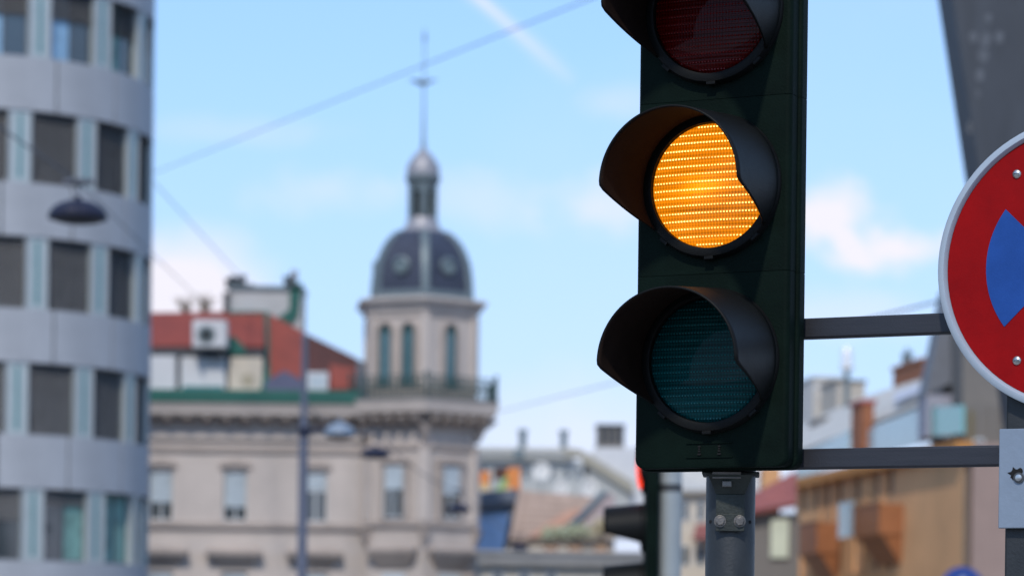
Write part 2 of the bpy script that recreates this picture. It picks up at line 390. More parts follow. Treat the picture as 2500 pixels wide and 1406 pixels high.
# ------------------------------------------------------------------ traffic signal heads
LENS_R = 0.105; PITCH = 0.2945
def lens_disc():
    mb = MB(); prof = [(0.0005, -0.020)] + [(LENS_R*math.sin(R(90)*k/10), -0.008 - 0.012*math.cos(R(90)*k/10)) for k in range(1, 11)]
    rings = []
    n = 64
    for r, h in prof: rings.append([(r*math.cos(2*math.pi*i/n), h, r*math.sin(2*math.pi*i/n)) for i in range(n)])
    mb.loft(rings, cap=False)
    return mb
def beads():
    mb = MB(); nrow = 16
    for j in range(nrow):
        z = -0.099 + j*0.0132
        for i in range(-20, 21):
            x = i*0.0055
            if math.hypot(x, z) > LENS_R - 0.003: continue
            rr = math.hypot(x, z)/LENS_R
            y = -0.008 - 0.012*math.sqrt(max(0, 1-rr*rr))
            s = 0.0015
            mb.add([(x-s,y,z-s*0.8),(x+s,y,z-s*0.8),(x+s,y,z+s*0.8),(x-s,y,z+s*0.8),(x,y-0.0012,z)], [(0,1,4),(1,2,4),(2,3,4),(3,0,4)])
    return mb
def bezel():
    mb = MB(); n = 64
    prof = [(LENS_R-0.001, -0.004), (LENS_R+0.001, -0.017), (LENS_R+0.006, -0.0185), (0.1195, -0.0165), (0.1225, -0.010), (0.1235, 0.001)]
    mb.loft([[(r*math.cos(2*math.pi*i/n), h, r*math.sin(2*math.pi*i/n)) for i in range(n)] for r, h in prof], cap=False)
    return mb
def clip():
    mb = MB(); mb.box(-0.008, 0.008, -0.0172, -0.006, -0.1252, -0.1195); return mb
VIS_R, VIS_L, VIS_T = 0.1205, 0.192, math.tan(R(6.0))
def visor(Lmax=VIS_L):
    mb = MB(); n = 72; m = 14; rings = []
    amax = R(126)
    for i in range(n+1):
        ph = -amax + 2*amax*i/n
        z = VIS_R*math.cos(ph)
        l = Lmax
        zk = -0.004
        # planar cut of the lower sides with a rounded shoulder
        cut = Lmax - (Lmax-0.010)/0.064*(zk - z)
        kk = 0.018
        h = max(kk - abs(l-cut), 0)/kk
        l = min(l, cut) - h*h*kk*0.25
        l = max(l, 0.010)
        l -= 0.012*max(0, math.cos(ph))**2*0.0
        rings.append([(VIS_R*math.sin(ph), -0.012 - l*s/m, z - l*s/m*VIS_T) for s in range(m+1)])
    mb.loft(rings, cap=False, closed=False)
    return mb
def rounded_slab(hw, y0, y1, z0, z1, rf, rtop=0.0, rbot=0.0):
    # front vertical edges rounded by rf; outer ends of the head rounded in the front view
    mb = MB()
    def outline(z, hwz):
        p = [(-hwz, y1, z)]
        for k in range(7):
            a = R(90*k/6); p.append((-hwz + rf - rf*math.cos(a), y0 + rf - rf*math.sin(a), z))
        for k in range(7):
            a = R(90*k/6); p.append((hwz - rf + rf*math.sin(a), y0 + rf - rf*math.cos(a), z))
        p.append((hwz, y1, z)); return p
    zs = []
    if rbot: zs += [(z0 + rbot - rbot*math.cos(R(15*k)), rbot - rbot*math.sin(R(15*k))) for k in range(0, 6)]
    zs += [(z0 + rbot, 0.0), (z1 - rtop, 0.0)]
    if rtop: zs += [(z1 - rtop + rtop*math.sin(R(15*k)), rtop - rtop*math.cos(R(15*k))) for k in range(1, 7)]
    mb.loft([outline(z, hw - ins) for z, ins in zs])
    return mb
def housing(first=False, last=False):
    g = 0.0004; z0, z1 = -PITCH/2+g, PITCH/2-g
    if last: z0 -= 0.0335
    if first: z1 += 0.0335
    return rounded_slab(0.1385, 0.0, 0.034, z0, z1, 0.010, 0.02 if first else 0, 0.016 if last else 0)
def back_shell(first=False, last=False):
    g = 0.0004; z0, z1 = -PITCH/2+g, PITCH/2-g
    if last: z0 -= 0.0365
    if first: z1 += 0.0365
    return rounded_slab(0.1445, 0.0345, 0.062, z0, z1, 0.006, 0.02 if first else 0, 0.018 if last else 0)
SHARED = {}
def shared(key, fn):
    if key not in SHARED: SHARED[key] = fn()
    return SHARED[key]
def signal_head(t, zc, front, lens_mats, bead_mats, vis_len=(VIS_L,)*3, nbeads=True, bulge=1.0):
    # front = local y of the door plane; sections from top to bottom
    for k in range(3):
        z = zc + (1-k)*PITCH
        sec = housing(k == 0, k == 2).build('housing_section', M_hous, t, loc=(0, front, z), smooth=30)
        sec['label'] = ['housing section with the red lens', 'housing section with the amber lens', 'housing section with the green lens'][k]
        back_shell(k == 0, k == 2).build('back_shell', M_hous, sec, smooth=30)
        lo = lens_disc().build('lens', lens_mats[k], sec, smooth=60)
        if k == 0: lo.scale.y = bulge
        if nbeads: beads().build('lens_beads', bead_mats[k], sec, kind='stuff')
        bezel().build('bezel_ring', M_visor, sec, smooth=40)
        for a in (0, 42, -42):
            c = clip()
            c.v = [(x*math.cos(R(a)) - zz*math.sin(R(a)), y, x*math.sin(R(a)) + zz*math.cos(R(a))) for x, y, zz in c.v]
            c.build('clip', M_visor, sec, bevel=0.001)
        vo = visor(vis_len[k]).build('visor', M_visor, sec, smooth=60, solid=0.0032)
        vo.data.materials.append(M_vin); vo.modifiers['solidify'].material_offset = 1

A = R(25.0)
def main_signal():
    Yl = 4.81
    lp = at(1739, 455, Yl)
    back = 0.106
    loc = (lp.x + back*math.sin(A), lp.y + back*math.cos(A), 0)
    t = thing('traffic_signal', 'large dark traffic signal with its amber light lit, on a grey pole', 'traffic light', loc, -A)
    zc = lp.z
    signal_head(t, zc, -0.104, (M_lred, M_lamb, M_lgrn), (M_bred, M_bamb, M_bgrn))
    zb = zc - 1.5*PITCH - 0.0335             # bottom of the housing
    # embossed number field under the green lens
    e = MB(); fz = zc - PITCH - PITCH/2 - 0.006
    for (a, b, c, d) in ((-0.042, 0.042, 0.0135, 0.0150), (-0.042, 0.042, -0.0105, -0.0090)):
        e.box(a, b, -0.1065, -0.1035, fz+c, fz+d)
    e.build('embossed_field', M_hous, t, kind='stuff')
    for x in (-0.018, 0.018):
        g = MB()
        for j, (w, z) in enumerate(((0.0022, 0.0085), (0.0014, 0.0045), (0.0020, 0.0005), (0.0030, -0.0045))): g.box(x-w, x+w, -0.1065, -0.1035, fz+z-0.0013, fz+z+0.0013)
        g.build('embossed_mark', M_dark, t, kind='stuff')
    # pole with mounting hardware
    FR = R(20)
    pole = MB().lathe([(0.0425, 0.13), (0.0425, zc + 0.46), (0.040, zc + 0.47)], n=40).build('pole', M_pole, t, smooth=40)
    MB().lathe([(0.075, 0.13), (0.075, 0.145), (0.05, 0.16), (0.0430, 0.30)], n=32).build('base_collar', M_pole, pole, smooth=30)
    for s in (-1, 1):
        h = MB(); a = s*R(53) + FR
        cx, cy = 0.0428*math.sin(a), -0.0428*math.cos(a); hz = zb - 0.088
        h.lathe([(0.0032, -0.0003), (0.0032, 0.0006)], n=12, axis='y')
        h.v = [(x*math.cos(a)-y*math.sin(a)+cx, x*math.sin(a)+y*math.cos(a)+cy, z+hz) for x, y, z in h.v]
        h.build('drill_hole', M_dark, pole)
    # top flange under the housing
    MB().box(-0.049, 0.049, -0.060, 0.046, zb-0.008, zb-0.0035).build('flange', M_plate, t, bevel=0.003, rotz=FR)
    MB().box(-0.031, 0.018, -0.064, -0.0605, zb-0.016, zb-0.004).build('clamp_lip', M_bolt, t, bevel=0.001, rotz=FR)
    # folded bracket on the front of the pole
    br = MB(); w0, w1 = 0.0385, 0.0245
    yb = -0.0445
    br.sheet([(-w1, yb, zb-0.105), (w1, yb, zb-0.105), (w1, yb, zb-0.042), (-w1, yb, zb-0.042)], 0.004, (0,-1,0))
    br.sheet([(-w1, yb, zb-0.0421), (w1, yb, zb-0.0421), (w0, yb-0.018, zb-0.009), (-w0, yb-0.018, zb-0.009)], 0.004, (0,-1,0))
    b = br.build('mounting_bracket', M_plate, t, bevel=0.001, rotz=FR)
    b2 = MB(); b2.box(-w1, w1, yb-0.0075, yb-0.0045, zb-0.105, zb-0.075); b2.build('bracket_washer_plate', M_plate, b, bevel=0.001)
    MB().box(-0.014, 0.002, yb-0.020, yb-0.012, zb-0.030, zb-0.020).build('bracket_nut', M_bolt, b, bevel=0.001)
    for x in (-0.0170, 0.0165):
        hx = MB(); pts = [(x+0.0078*math.cos(R(60*i+12)), zb-0.088+0.0078*math.sin(R(60*i+12))) for i in range(6)]
        hx.prism(pts, yb-0.0145, yb-0.0075); hx.lathe([(0.0105, -0.0085), (0.0105, -0.0070)], (x, yb, zb-0.088), 24, 'y')
        hx.build('bolt', M_bolt, b, bevel=0.0008)
    # clamps behind the housing and the two bars that carry the sign
    for dz in (-0.33, 0.0, 0.33):
        MB().lathe([(0.047, -0.02), (0.047, 0.02)], (0, 0, zc+dz), 32).build('pole_clamp', M_plate, t, bevel=0.003)
    for (px, py) in ((2140, 797), (2190, 1117)):
        z = LZ(t, px, py, 0.0)
        MB().box(0.030, 0.74, -0.013, 0.013, z-0.0172, z+0.0172).build('cross_bar', M_arm, t, bevel=0.0035)
    return t, loc, zc
SIG, SIGLOC, ZC = main_signal()

# ------------------------------------------------------------------ no-stopping sign and plate
def sign():
    s = 0.621
    c = Vector((SIGLOC[0] + s*math.cos(A), SIGLOC[1] - s*math.sin(A), 0))
    t = thing('no_stopping_sign', 'round red and blue no stopping sign with white rim beside the signal', 'road sign', c, -A)
    zc = LZ(t, 2520, 652, -0.045); Rr = 0.241
    yf = -0.048
    n = 96
    prof = [(0.0, yf+0.012), (Rr-0.004, yf+0.012), (Rr, yf+0.008), (Rr, yf-0.006), (Rr-0.004, yf-0.0085), (Rr-0.010, yf-0.0085), (Rr-0.0145, yf-0.002), (Rr-0.0145, yf+0.002), (0.0, yf+0.002)]
    rings = [[(r*math.cos(2*math.pi*i/n), h, zc + r*math.sin(2*math.pi*i/n)) for i in range(n)] for r, h in prof[1:-1]]
    mb = MB(); mb.loft(rings, cap=False)
    mb.v += []; mb.build('rim', M_white, t, smooth=35)
    MB().lathe([(Rr-0.006, yf+0.011), (Rr-0.006, yf+0.0085)], (0, 0, zc), n, 'y').build('back_disc', M_pole, t)
    MB().lathe([(Rr-0.0150, yf+0.0), (Rr-0.0150, yf+0.004)], (0, 0, zc), n, 'y').build('red_disc', M_red, t)
    ri = 0.161; bw = 0.0235
    for q in range(4):
        g = math.asin(bw/ri); a0, a1 = R(90*q) - (R(45)-g), R(90*q) + (R(45)-g)
        apex = bw*math.sqrt(2)
        pts = [(apex*math.cos(R(90*q)), zc + apex*math.sin(R(90*q)))] + [(ri*math.cos(a0+(a1-a0)*k/24), zc + ri*math.sin(a0+(a1-a0)*k/24)) for k in range(25)]
        MB().prism(pts, yf-0.0012, yf-0.0001).build('blue_field', M_blue, t)
    for sx in (-1, 1):
        for (py) in (425, 880):
            z = LZ(t, 2482, py, yf-0.002); x = abs(LX(t, 2482, py, yf-0.002))*sx
            sc = MB().lathe([(0.0075, yf-0.0002), (0.0075, yf-0.0012), (0.0060, yf-0.0030), (0.002, yf-0.0040)], (x, 0, z), 20, 'y').build('screw', M_scr, t, smooth=40)
            MB().box(x-0.0045, x+0.0045, yf-0.0045, yf-0.0036, z-0.0006, z+0.0006).build('screw_slot', M_dark, sc)
    zt, zbm = zc + 0.21, zc - 0.62
    xl = LX(t, 2460, 1010, -0.02)
    MB().box(xl, -xl, -0.030, 0.012+0.002, zbm, zt).build('mounting_post', M_pole, t, bevel=0.004)
    return t, c
SGN, SGNLOC = sign()
def plate():
    t = thing('supplementary_plate', 'blank grey metal plate with a torn screw hole below the round sign', 'sign plate', SGNLOC, -A)
    off = -0.046
    x0 = LX(t, 2438, 1160, off); z0, z1 = LZ(t, 2470, 1289, off), LZ(t, 2470, 1046, off)
    x1 = -x0
    MB().box(x0, x1, off, off+0.004, z0, z1).build('plate', M_alu, t, bevel=0.0018)
    for zz in (z0+0.001, z1-0.004): MB().box(x0+0.001, x1-0.001, off+0.0042, off+0.0152, zz, zz+0.003).build('folded_edge', M_pole, t)
    sx, sz = LX(t, 2488, 1166, off), LZ(t, 2488, 1166, off)
    random.seed(3)
    pts = []
    for k in range(22):
        a = 2*math.pi*k/22; r = 0.0105*(0.75 + 0.5*random.random())*(1.25 if 0.3 < a < 2.9 else 0.9)
        pts.append((sx - 0.004 + r*math.cos(a), sz + 0.004 + r*math.sin(a)))
    MB().prism(pts, off-0.0006, off-0.0001).build('torn_hole', M_dark, t)
    w = MB().lathe([(0.0088, off-0.0007), (0.0088, off-0.0030), (0.0062, off-0.0032)], (sx, 0, sz), 24, 'y').build('washer', M_dkgrey, t, smooth=30)
    MB().lathe([(0.0055, off-0.0033), (0.0055, off-0.0048), (0.002, off-0.0056)], (sx, 0, sz), 18, 'y').build('screw', M_scr, t, smooth=40)
plate()

# ------------------------------------------------------------------ second signal further down the street
def far_signal():
    p = at(1620, 1288, 14.3)
    t = thing('traffic_signal', 'blurred black traffic signal seen from the side on a pale grey pole', 'traffic light', (p.x, p.y, 0), R(-90))
    signal_head(t, p.z, -0.096, (M_lredon, M_lamboff, M_lgrn), (M_bred, M_bred, M_bgrn), vis_len=(0.03, VIS_L, VIS_L), nbeads=False, bulge=2.2)
    MB().lathe([(0.062, 0.13), (0.062, p.z + 0.33)], n=32).build('pole', mat('pale grey pole', (0.34, 0.37, 0.37), 0.45, 0.2, 0.08, 8, dirt=0.2), t, loc=(0, 0.028, 0), smooth=40)
    MB().lathe([(0.064, -0.02), (0.064, 0.02)], (0, 0.028, p.z+0.2), 32).build('pole_clamp', M_dkgrey, t, bevel=0.003)
far_signal()

# ------------------------------------------------------------------ office block with the rounded corner
def office():
    Xc, Yc, Ro = -15.81, 84.0, 5.0
    t = thing('office_building', 'grey rounded office block with window bands and venetian blinds', 'building', (Xc, Yc, 0))
    FH = 3.513; WT = 16.53; WH = 2.01                         # top of second visible window row
    STEP = 24.0
    def arc(r, a0, a1, n): return [(r*math.sin(R(a0+(a1-a0)*k/n)), -r*math.cos(R(a0+(a1-a0)*k/n))) for k in range(n+1)]
    top = WT + FH + 1.55
    core = MB(); pts = arc(Ro-0.36, 0, 180, 40) + [(-14, Ro-0.36), (-14, -(Ro-0.36))]
    core.prism_z(pts, 0, top-0.05); core.build('core_wall', M_core, t)
    rf = MB().prism_z(arc(Ro+0.1, 0, 180, 40) + [(-14, Ro+0.1), (-14, -Ro-0.1)], top-0.04, top+0.35); rf.build('roof', M_band, t)
    # prototypes
    pan = MB(); pan.prism_z(arc(Ro, -STEP/2+0.35, STEP/2-0.35, 6) + arc(Ro-0.05, STEP/2-0.35, -STEP/2+0.35, 6), 0, FH-WH)
    wa0, wa1 = -8.3, 8.3
    protos = {}
    half_w = (Ro-0.1)*math.sin(R(8.15))
    def window(kind):
        yb = -(Ro*math.cos(R(8.3)) - 0.20)
        f = MB(); fw = 0.05
        f.box(-half_w, half_w, yb, yb+0.06, 0, fw); f.box(-half_w, half_w, yb, yb+0.06, WH-fw, WH)
        f.box(-half_w, -half_w+fw, yb, yb+0.06, fw, WH-fw); f.box(half_w-fw, half_w, yb, yb+0.06, fw, WH-fw)
        f.box(-0.02, 0.02, yb+0.001, yb+0.055, fw, WH-fw)
        w = f.build('window', M_frame, t)
        gl = {'curtain': M_curtrefl}.get(kind, M_glass)
        MB().box(-half_w+fw, -0.021, yb+0.03, yb+0.04, fw, WH-fw).build('pane', {'half': M_glassb, 'halfteal': M_curtrefl}.get(kind, gl), w)  # halfteal: teal reflection painted as the pane's own colour
        MB().box(0.021, half_w-fw, yb+0.03, yb+0.04, fw, WH-fw).build('pane', M_curtrefl if kind == 'short' else gl, w)
        frac = {'full': 1.0, 'half': 0.42, 'halfteal': 0.45, 'short': 0.22, 'curtain': 0.0}[kind]
        if frac:
            b = MB(); n = int(34*frac); sh = (WH-0.06)/34
            for k in range(n):
                z = WH - 0.03 - (k+0.5)*sh
                b.add([(-half_w+0.02, yb-0.065, z-sh*0.36), (half_w-0.02, yb-0.065, z-sh*0.36), (half_w-0.02, yb-0.015, z+sh*0.40), (-half_w+0.02, yb-0.015, z+sh*0.40)], [(0,1,2,3)])
            b.build('blind', M_blind, w, kind='stuff', recalc=False)
            MB().box(-half_w+0.01, half_w-0.01, yb-0.075, yb-0.005, WH-0.045, WH+0.002).build('blind_box', M_frame, w)
        return w
    def pier():
        pr = MB(); a = 3.9
        pr.prism_z(arc(Ro-0.05, -a, a, 2) + arc(Ro-0.30, a, -a, 2), 0, WH)
        o = pr.build('pier_panel', M_pier, t)
        MB().box(-0.042, 0.042, -(Ro-0.05)-0.012, -(Ro-0.05)+0.03, 0.12, WH-0.12).build('stripe', M_teal, o)
        for s in (-1, 1):
            MB().box(s*0.30-0.02, s*0.30+0.02, -(Ro-0.05)-0.03, -(Ro-0.05)+0.06, 0.0, WH).build('edge_fin', M_band, o)
        return o
    P = {k: window(k) for k in ('full', 'half', 'halfteal', 'short', 'curtain')}
    PP = pier(); used = set()
    panel0 = pan.build('panel', M_band, t); used_panel = False
    first_p = True
    for fl in range(0, 4):                                    # storeys, counted down from the row at the top of the picture
        wt = WT + FH*(1-fl) if fl < 99 else 0
        wz = wt - WH
        if wz < 0.2: continue
        odd = (fl % 2 == 0)                                    # staggered rows
        base = 22.6 + (6.2 if odd else 0.0)
        band = MB().prism_z(arc(Ro-0.055, -6, 174, 46) + arc(Ro-0.25, 174, -6, 46), wt+0.0, wt+FH-WH); bo = band.build('facade_band', M_core, t)
        bl = MB().box(-14, -0.75, -Ro+0.055, -Ro+0.25, wt, wt+FH-WH).build('facade_band', M_band, t)
        for k in range(-1, 7):
            th = base + STEP*k
            if -4 < th < 176:
                copy_tree(PP, t, (0, 0, wz), R(th))
                kind = 'full'
                if fl == 0: kind = ('half', 'halfteal', 'half', 'half')[k % 4]
                if fl == 4-0: kind = 'full'
                if fl == 3: kind = 'full'
                if fl == 4: kind = 'curtain'
                if th + STEP/2 < 172: copy_tree(P[kind], t, (0, 0, wz), R(th + STEP/2 - 0.0))
            copy_tree(panel0, bo, (0, 0, wt), R(base + STEP*k + STEP/2 - STEP*0.5)) if 0 < base+STEP*k < 168 else None
        # flat front continuing to the left
        for k in range(3):
            copy_tree(PP, t, (-1.2 - k*2.1, 0, wz), 0.0); copy_tree(P['full'], t, (-2.25 - k*2.1, 0, wz), 0.0)
    # bottom storey seen at the foot of the picture
    fl = 4; wt = WT - 3*FH; wz = wt - WH; base = 28.4
    band = MB().prism_z(arc(Ro-0.055, -6, 174, 46) + arc(Ro-0.25, 174, -6, 46), wt, wt+FH-WH-0.001); bo = band.build('facade_band', M_core, t)
    kinds = {-1: 'halfteal', 0: 'short', 1: 'curtain', 2: 'curtain', 3: 'full', 4: 'full', 5: 'full'}
    for k in range(-1, 6):
        th = base + STEP*k
        copy_tree(panel0, bo, (0, 0, wt), R(th)); copy_tree(PP, t, (0, 0, wz), R(th)); copy_tree(P[kinds[k]], t, (0, 0, wz), R(th + STEP/2))
    MB().prism_z(arc(Ro, -8, 176, 46) + arc(Ro-0.25, 176, -8, 46), 0, wz-0.01).build('plinth_wall', M_band, t)
    for o in list(P.values()) + [PP, panel0]:                  # the prototypes themselves are not placed
        for ch in list(o.children): bpy.data.objects.remove(ch)
        bpy.data.objects.remove(o)
office()

# ------------------------------------------------------------------ stone corner house with the domed tower
def stone_house():
    Yw = 110.2
    o0 = at(640, HY, Yw)
    t = thing('corner_house', 'pale stone corner house with a slate domed tower and red roof', 'building', (o0.x, Yw, 0))
    X = lambda px, py=1100, off=0.0: LX(t, px, py, off)
    Z = lambda py, px=640, off=0.0: LZ(t, px, py, off)
    xl, xr = X(250), X(915)
    # --- facade wall with openings
    up = [(393, 46), (574, 60), (770, 54)]
    bay = X(574) - X(393)
    cxs = [X(c, 1200) for c, _ in up]; cxs = [cxs[0]-3.05] + cxs
    holes = []; wz0, wz1 = Z(1272), Z(1148)
    lz0, lz1 = Z(1560), Z(1396)
    for c in cxs:
        holes.append((c-0.46, c+0.46, wz0, wz1)); holes.append((c-0.5, c+0.5, lz0, lz1))
    MB().wall(xl, xr, 0.0, Z(1040), holes, 0.0, 0.35).build('wall', M_stone, t)
    MB().box(xl, xr, 0.36, 9.0, 0.0, Z(1000)).build('inner_wall', M_stone2, t)
    def win(c, z0, z1, hw, blind, parent=t, y=0.18, rot=0.0, loc=None):
        f = MB(); fw = 0.07
        f.box(-hw, hw, y, y+0.07, z0, z0+fw); f.box(-hw, hw, y, y+0.07, z1-fw, z1)
        f.box(-hw, -hw+fw, y, y+0.07, z0+fw, z1-fw); f.box(hw-fw, hw, y, y+0.07, z0+fw, z1-fw)
        zt = z0 + (z1-z0)*0.62
        f.box(-hw+fw, hw-fw, y-0.02, y+0.065, zt-0.05, zt+0.05)
        f.box(-0.045, 0.045, y-0.01, y+0.06, z0+fw, zt-0.05)
        w = f.build('window', M_sash, parent, loc=(c, 0, 0) if loc is None else loc, rotz=rot)
        for (a, b, c0, c1) in ((-hw+fw, -0.046, z0+fw, zt-0.051), (0.046, hw-fw, z0+fw, zt-0.051), (-hw+fw, hw-fw, zt+0.051, z1-fw)):
            MB().box(a, b, y+0.02, y+0.03, c0, c1).build('pane', M_glass, w)
        if blind > 0:
            zb = z1 - fw - (z1-z0-2*fw)*blind
            MB().box(-hw+fw, hw-fw, y-0.045, y-0.024, zb, z1-fw).build('roller_blind', M_bpane, w)
        return w
    for c, b in zip(cxs, (0.7, 0.66, 0.74, 0.34)):
        win(c, wz0, wz1, 0.46, b); win(c, lz0, lz1, 0.5, 0.5)
        # segmental hood and jamb moulding of the upper window
        hood = MB(); n = 10
        pts = [(-0.62+1.24*k/n, wz1 + 0.06 + 0.10*(1-(2*k/n-1)**2)) for k in range(n+1)] + [(0.62-1.24*k/n, wz1 + 0.27 + 0.12*(1-(2*k/n-1)**2)) for k in range(n+1)]
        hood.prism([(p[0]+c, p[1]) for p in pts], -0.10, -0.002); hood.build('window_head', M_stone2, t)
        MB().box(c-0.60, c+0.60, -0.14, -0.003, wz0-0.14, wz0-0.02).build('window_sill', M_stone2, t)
        # big projecting hood over the lower window
        h = MB(); z1h, z0h = Z(1345), Z(1384)
        h.loft([[(c-0.62, -0.06, z0h), (c+0.62, -0.06, z0h), (c+0.62, -0.002, z0h), (c-0.62, -0.002, z0h)],
                [(c-0.80, -0.30, z0h+0.22), (c+0.80, -0.30, z0h+0.22), (c+0.80, -0.002, z0h+0.22), (c-0.80, -0.002, z0h+0.22)],
                [(c-1.08, -0.52, z1h-0.16), (c+1.08, -0.52, z1h-0.16), (c+1.08, -0.002, z1h-0.16), (c-1.08, -0.002, z1h-0.16)],
                [(c-1.10, -0.54, z1h-0.02), (c+1.10, -0.54, z1h-0.02), (c+1.10, -0.002, z1h-0.02), (c-1.10, -0.002, z1h-0.02)],
                [(c-1.00, -0.10, z1h+0.14), (c+1.00, -0.10, z1h+0.14), (c+1.00, -0.002, z1h+0.14), (c-1.00, -0.002, z1h+0.14)]])
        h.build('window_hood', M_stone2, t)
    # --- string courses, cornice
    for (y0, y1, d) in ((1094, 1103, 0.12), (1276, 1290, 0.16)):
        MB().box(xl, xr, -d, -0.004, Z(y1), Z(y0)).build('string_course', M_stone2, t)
    MB().box(xl, xr, -0.16, -0.0035, Z(1075), Z(1042)).build('frieze', M_stone, t)
    cz = Z(1018)
    cor = MB()
    cor.loft([[(xl, -0.18, Z(1041)), (xr, -0.18, Z(1041)), (xr, 0.35, Z(1041)), (xl, 0.35, Z(1041))],
              [(xl, -0.30, Z(1034)), (xr, -0.30, Z(1034)), (xr, 0.35, Z(1034)), (xl, 0.35, Z(1034))],
              [(xl, -0.34, cz), (xr, -0.34, cz), (xr, 0.35, cz), (xl, 0.35, cz)],
              [(xl, -0.86, cz+0.02), (xr, -0.86, cz+0.02), (xr, 0.35, cz+0.02), (xl, 0.35, cz+0.02)],
              [(xl, -0.90, Z(1004)), (xr, -0.90, Z(1004)), (xr, 0.35, Z(1004)), (xl, 0.35, Z(1004))],
              [(xl, -1.00, Z(990)), (xr, -1.00, Z(990)), (xr, 0.35, Z(990)), (xl, 0.35, Z(990))]])
    cor.build('cornice', M_stone, t)
    mod = MB(); mod.loft([[(-0.13, -0.36, 0), (0.13, -0.36, 0), (0.13, -0.30, 0), (-0.13, -0.30, 0)], [(-0.13, -0.50, 0.05), (0.13, -0.50, 0.05), (0.13, -0.30, 0.05), (-0.13, -0.30, 0.05)],
                          [(-0.13, -0.80, 0.22), (0.13, -0.80, 0.22), (0.13, -0.30, 0.22), (-0.13, -0.30, 0.22)], [(-0.13, -0.80, 0.33), (0.13, -0.80, 0.33), (0.13, -0.30, 0.33), (-0.13, -0.30, 0.33)]])
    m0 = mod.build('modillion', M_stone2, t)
    step = (X(820, 1030)-X(389, 1030))/9
    k = 0; x = X(365, 1030)
    m0.location = (x, 0, cz-0.345)
    while x + step < X(900, 1030):
        x += step; copy_tree(m0, t, (x, 0, cz-0.345))
    # --- gutter, roof
    MB().box(xl, X(886, 970), -1.02, -0.35, Z(990)+0.004, Z(957)).build('gutter', M_green, t, bevel=0.05)
    def rp(px, py, off): p = L3(t, px, py, off); return (p.x, p.y, p.z)
    # attic storey boxes in white render
    for (a, b, y0, y1, off, m) in ((352, 429, 868, 962, -0.28, M_wht), (441, 552, 872, 950, -0.24, M_wht), (559, 640, 872, 957, -0.30, M_cream)):
        x0, x1, z0, z1 = rect(t, a, b, y0, y1, off)
        d = MB().box(x0, x1, off, off+2.2, z0-0.3, z1).build('attic_box', m, t, bevel=0.03)
        if m is M_cream:
            c = ((x0+x1)/2 + 0.1, off-0.004, (z0+z1)/2 - 0.2)
            MB().lathe([(0.26, -0.01), (0.26, 0.0)], c, 24, 'y').build('oculus', mat('faded oculus', (0.42, 0.36, 0.26), 0.8), d)
        elif b > 500:
            MB().box(x0+0.1, x1-0.1, off-0.03, off-0.002, z0-0.02, z0+0.12).build('window_strip', M_teal, d)
    x0, x1, z0, z1 = rect(t, 330, 643, 850, 872, -0.1)
    MB().box(x0, x1, -0.1, 2.6, z0, z1).build('eave', M_dkgrey, t, bevel=0.03)
    up_roof = MB().sheet([rp(330, 852, 0.0), rp(646, 852, 0.0), rp(646, 766, 2.6), rp(330, 770, 2.6)], 0.12)
    ur = up_roof.build('roof', M_tile, t)
    for k in range(1, 11):          # standing seams
        px = 330 + (646-330)*k/11
        a, b = Vector(rp(px, 852, -0.02)), Vector(rp(px, 769, 2.58)); a.z += 0.05; b.z += 0.06
        MB().tube([a, b], 0.035, 5).build('roof_seam', M_tile, ur)
    r2 = MB().sheet([rp(652, 958, -0.3), rp(746, 958, -0.3), rp(746, 818, 1.9), rp(652, 768, 2.7)], 0.12); r2o = r2.build('roof', M_tile, t)
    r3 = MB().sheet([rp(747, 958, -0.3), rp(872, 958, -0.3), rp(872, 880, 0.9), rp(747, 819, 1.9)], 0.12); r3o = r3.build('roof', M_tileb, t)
    r3b = MB().sheet([rp(806, 950, -0.32), rp(866, 950, -0.32), rp(866, 900, 0.35), rp(806, 890, 0.5)], 0.06, (0, -0.9, 0.3)); r3b.build('roof_patch', M_tile, r3o)
    MB().sheet([rp(871, 962, -0.45), rp(892, 962, -0.45), rp(892, 884, 0.6), rp(871, 876, 0.6)], 0.5, (0, 1, 0)).build('fire_wall', M_slateb, t)
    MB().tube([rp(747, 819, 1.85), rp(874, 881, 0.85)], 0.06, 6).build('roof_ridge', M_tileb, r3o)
    # green flashing
    MB().sheet([rp(637, 955, -0.36), rp(660, 955, -0.36), rp(656, 766, 2.55), rp(634, 766, 2.55)], 0.16, (0, -0.6, 0.5)).build('valley_flashing', M_green, t)
    x0, x1, z0, z1 = rect(t, 556, 652, 761, 773, 2.45)
    MB().box(x0, x1, 2.35, 2.75, z0, z1).build('ridge_flashing', M_green, t)
    # blue grey dormer and pale skylight low on the roof
    x0, x1, z0, z1 = rect(t, 646, 742, 905, 953, -0.3)
    MB().prism([(x0, z0), (x1, z0), (x1-0.15, z0+0.45), ((x0+x1)/2, z1), (x0+0.1, z0+0.35)], -0.45, 0.9).build('dormer', mat('violet grey sheet', (0.10, 0.105, 0.17), 0.5), t)
    x0, x1, z0, z1 = rect(t, 750, 801, 908, 953, -0.5)
    sk = MB().box(x0, x1, -0.5, 0.8, z0, z1).build('dormer', M_wht, t, bevel=0.03); MB().box(x0+0.1, x1-0.1, -0.515, -0.502, z0+0.12, z1-0.12).build('pane', M_bpane, sk)
    x0, x1, z0, z1 = rect(t, 556, 585, 820, 865, -0.15)
    MB().prism([(x0, z0), (x1+0.25, z0), (x1+0.2, z0+0.3), ((x0+x1)/2, z1), (x0, z1-0.1)], -0.22, 0.4).build('flashing_hood', M_green, t)
    # chimney stack with green trim and pots
    x0, x1, z0, z1 = rect(t, 562, 738, 708, 790, 2.8)
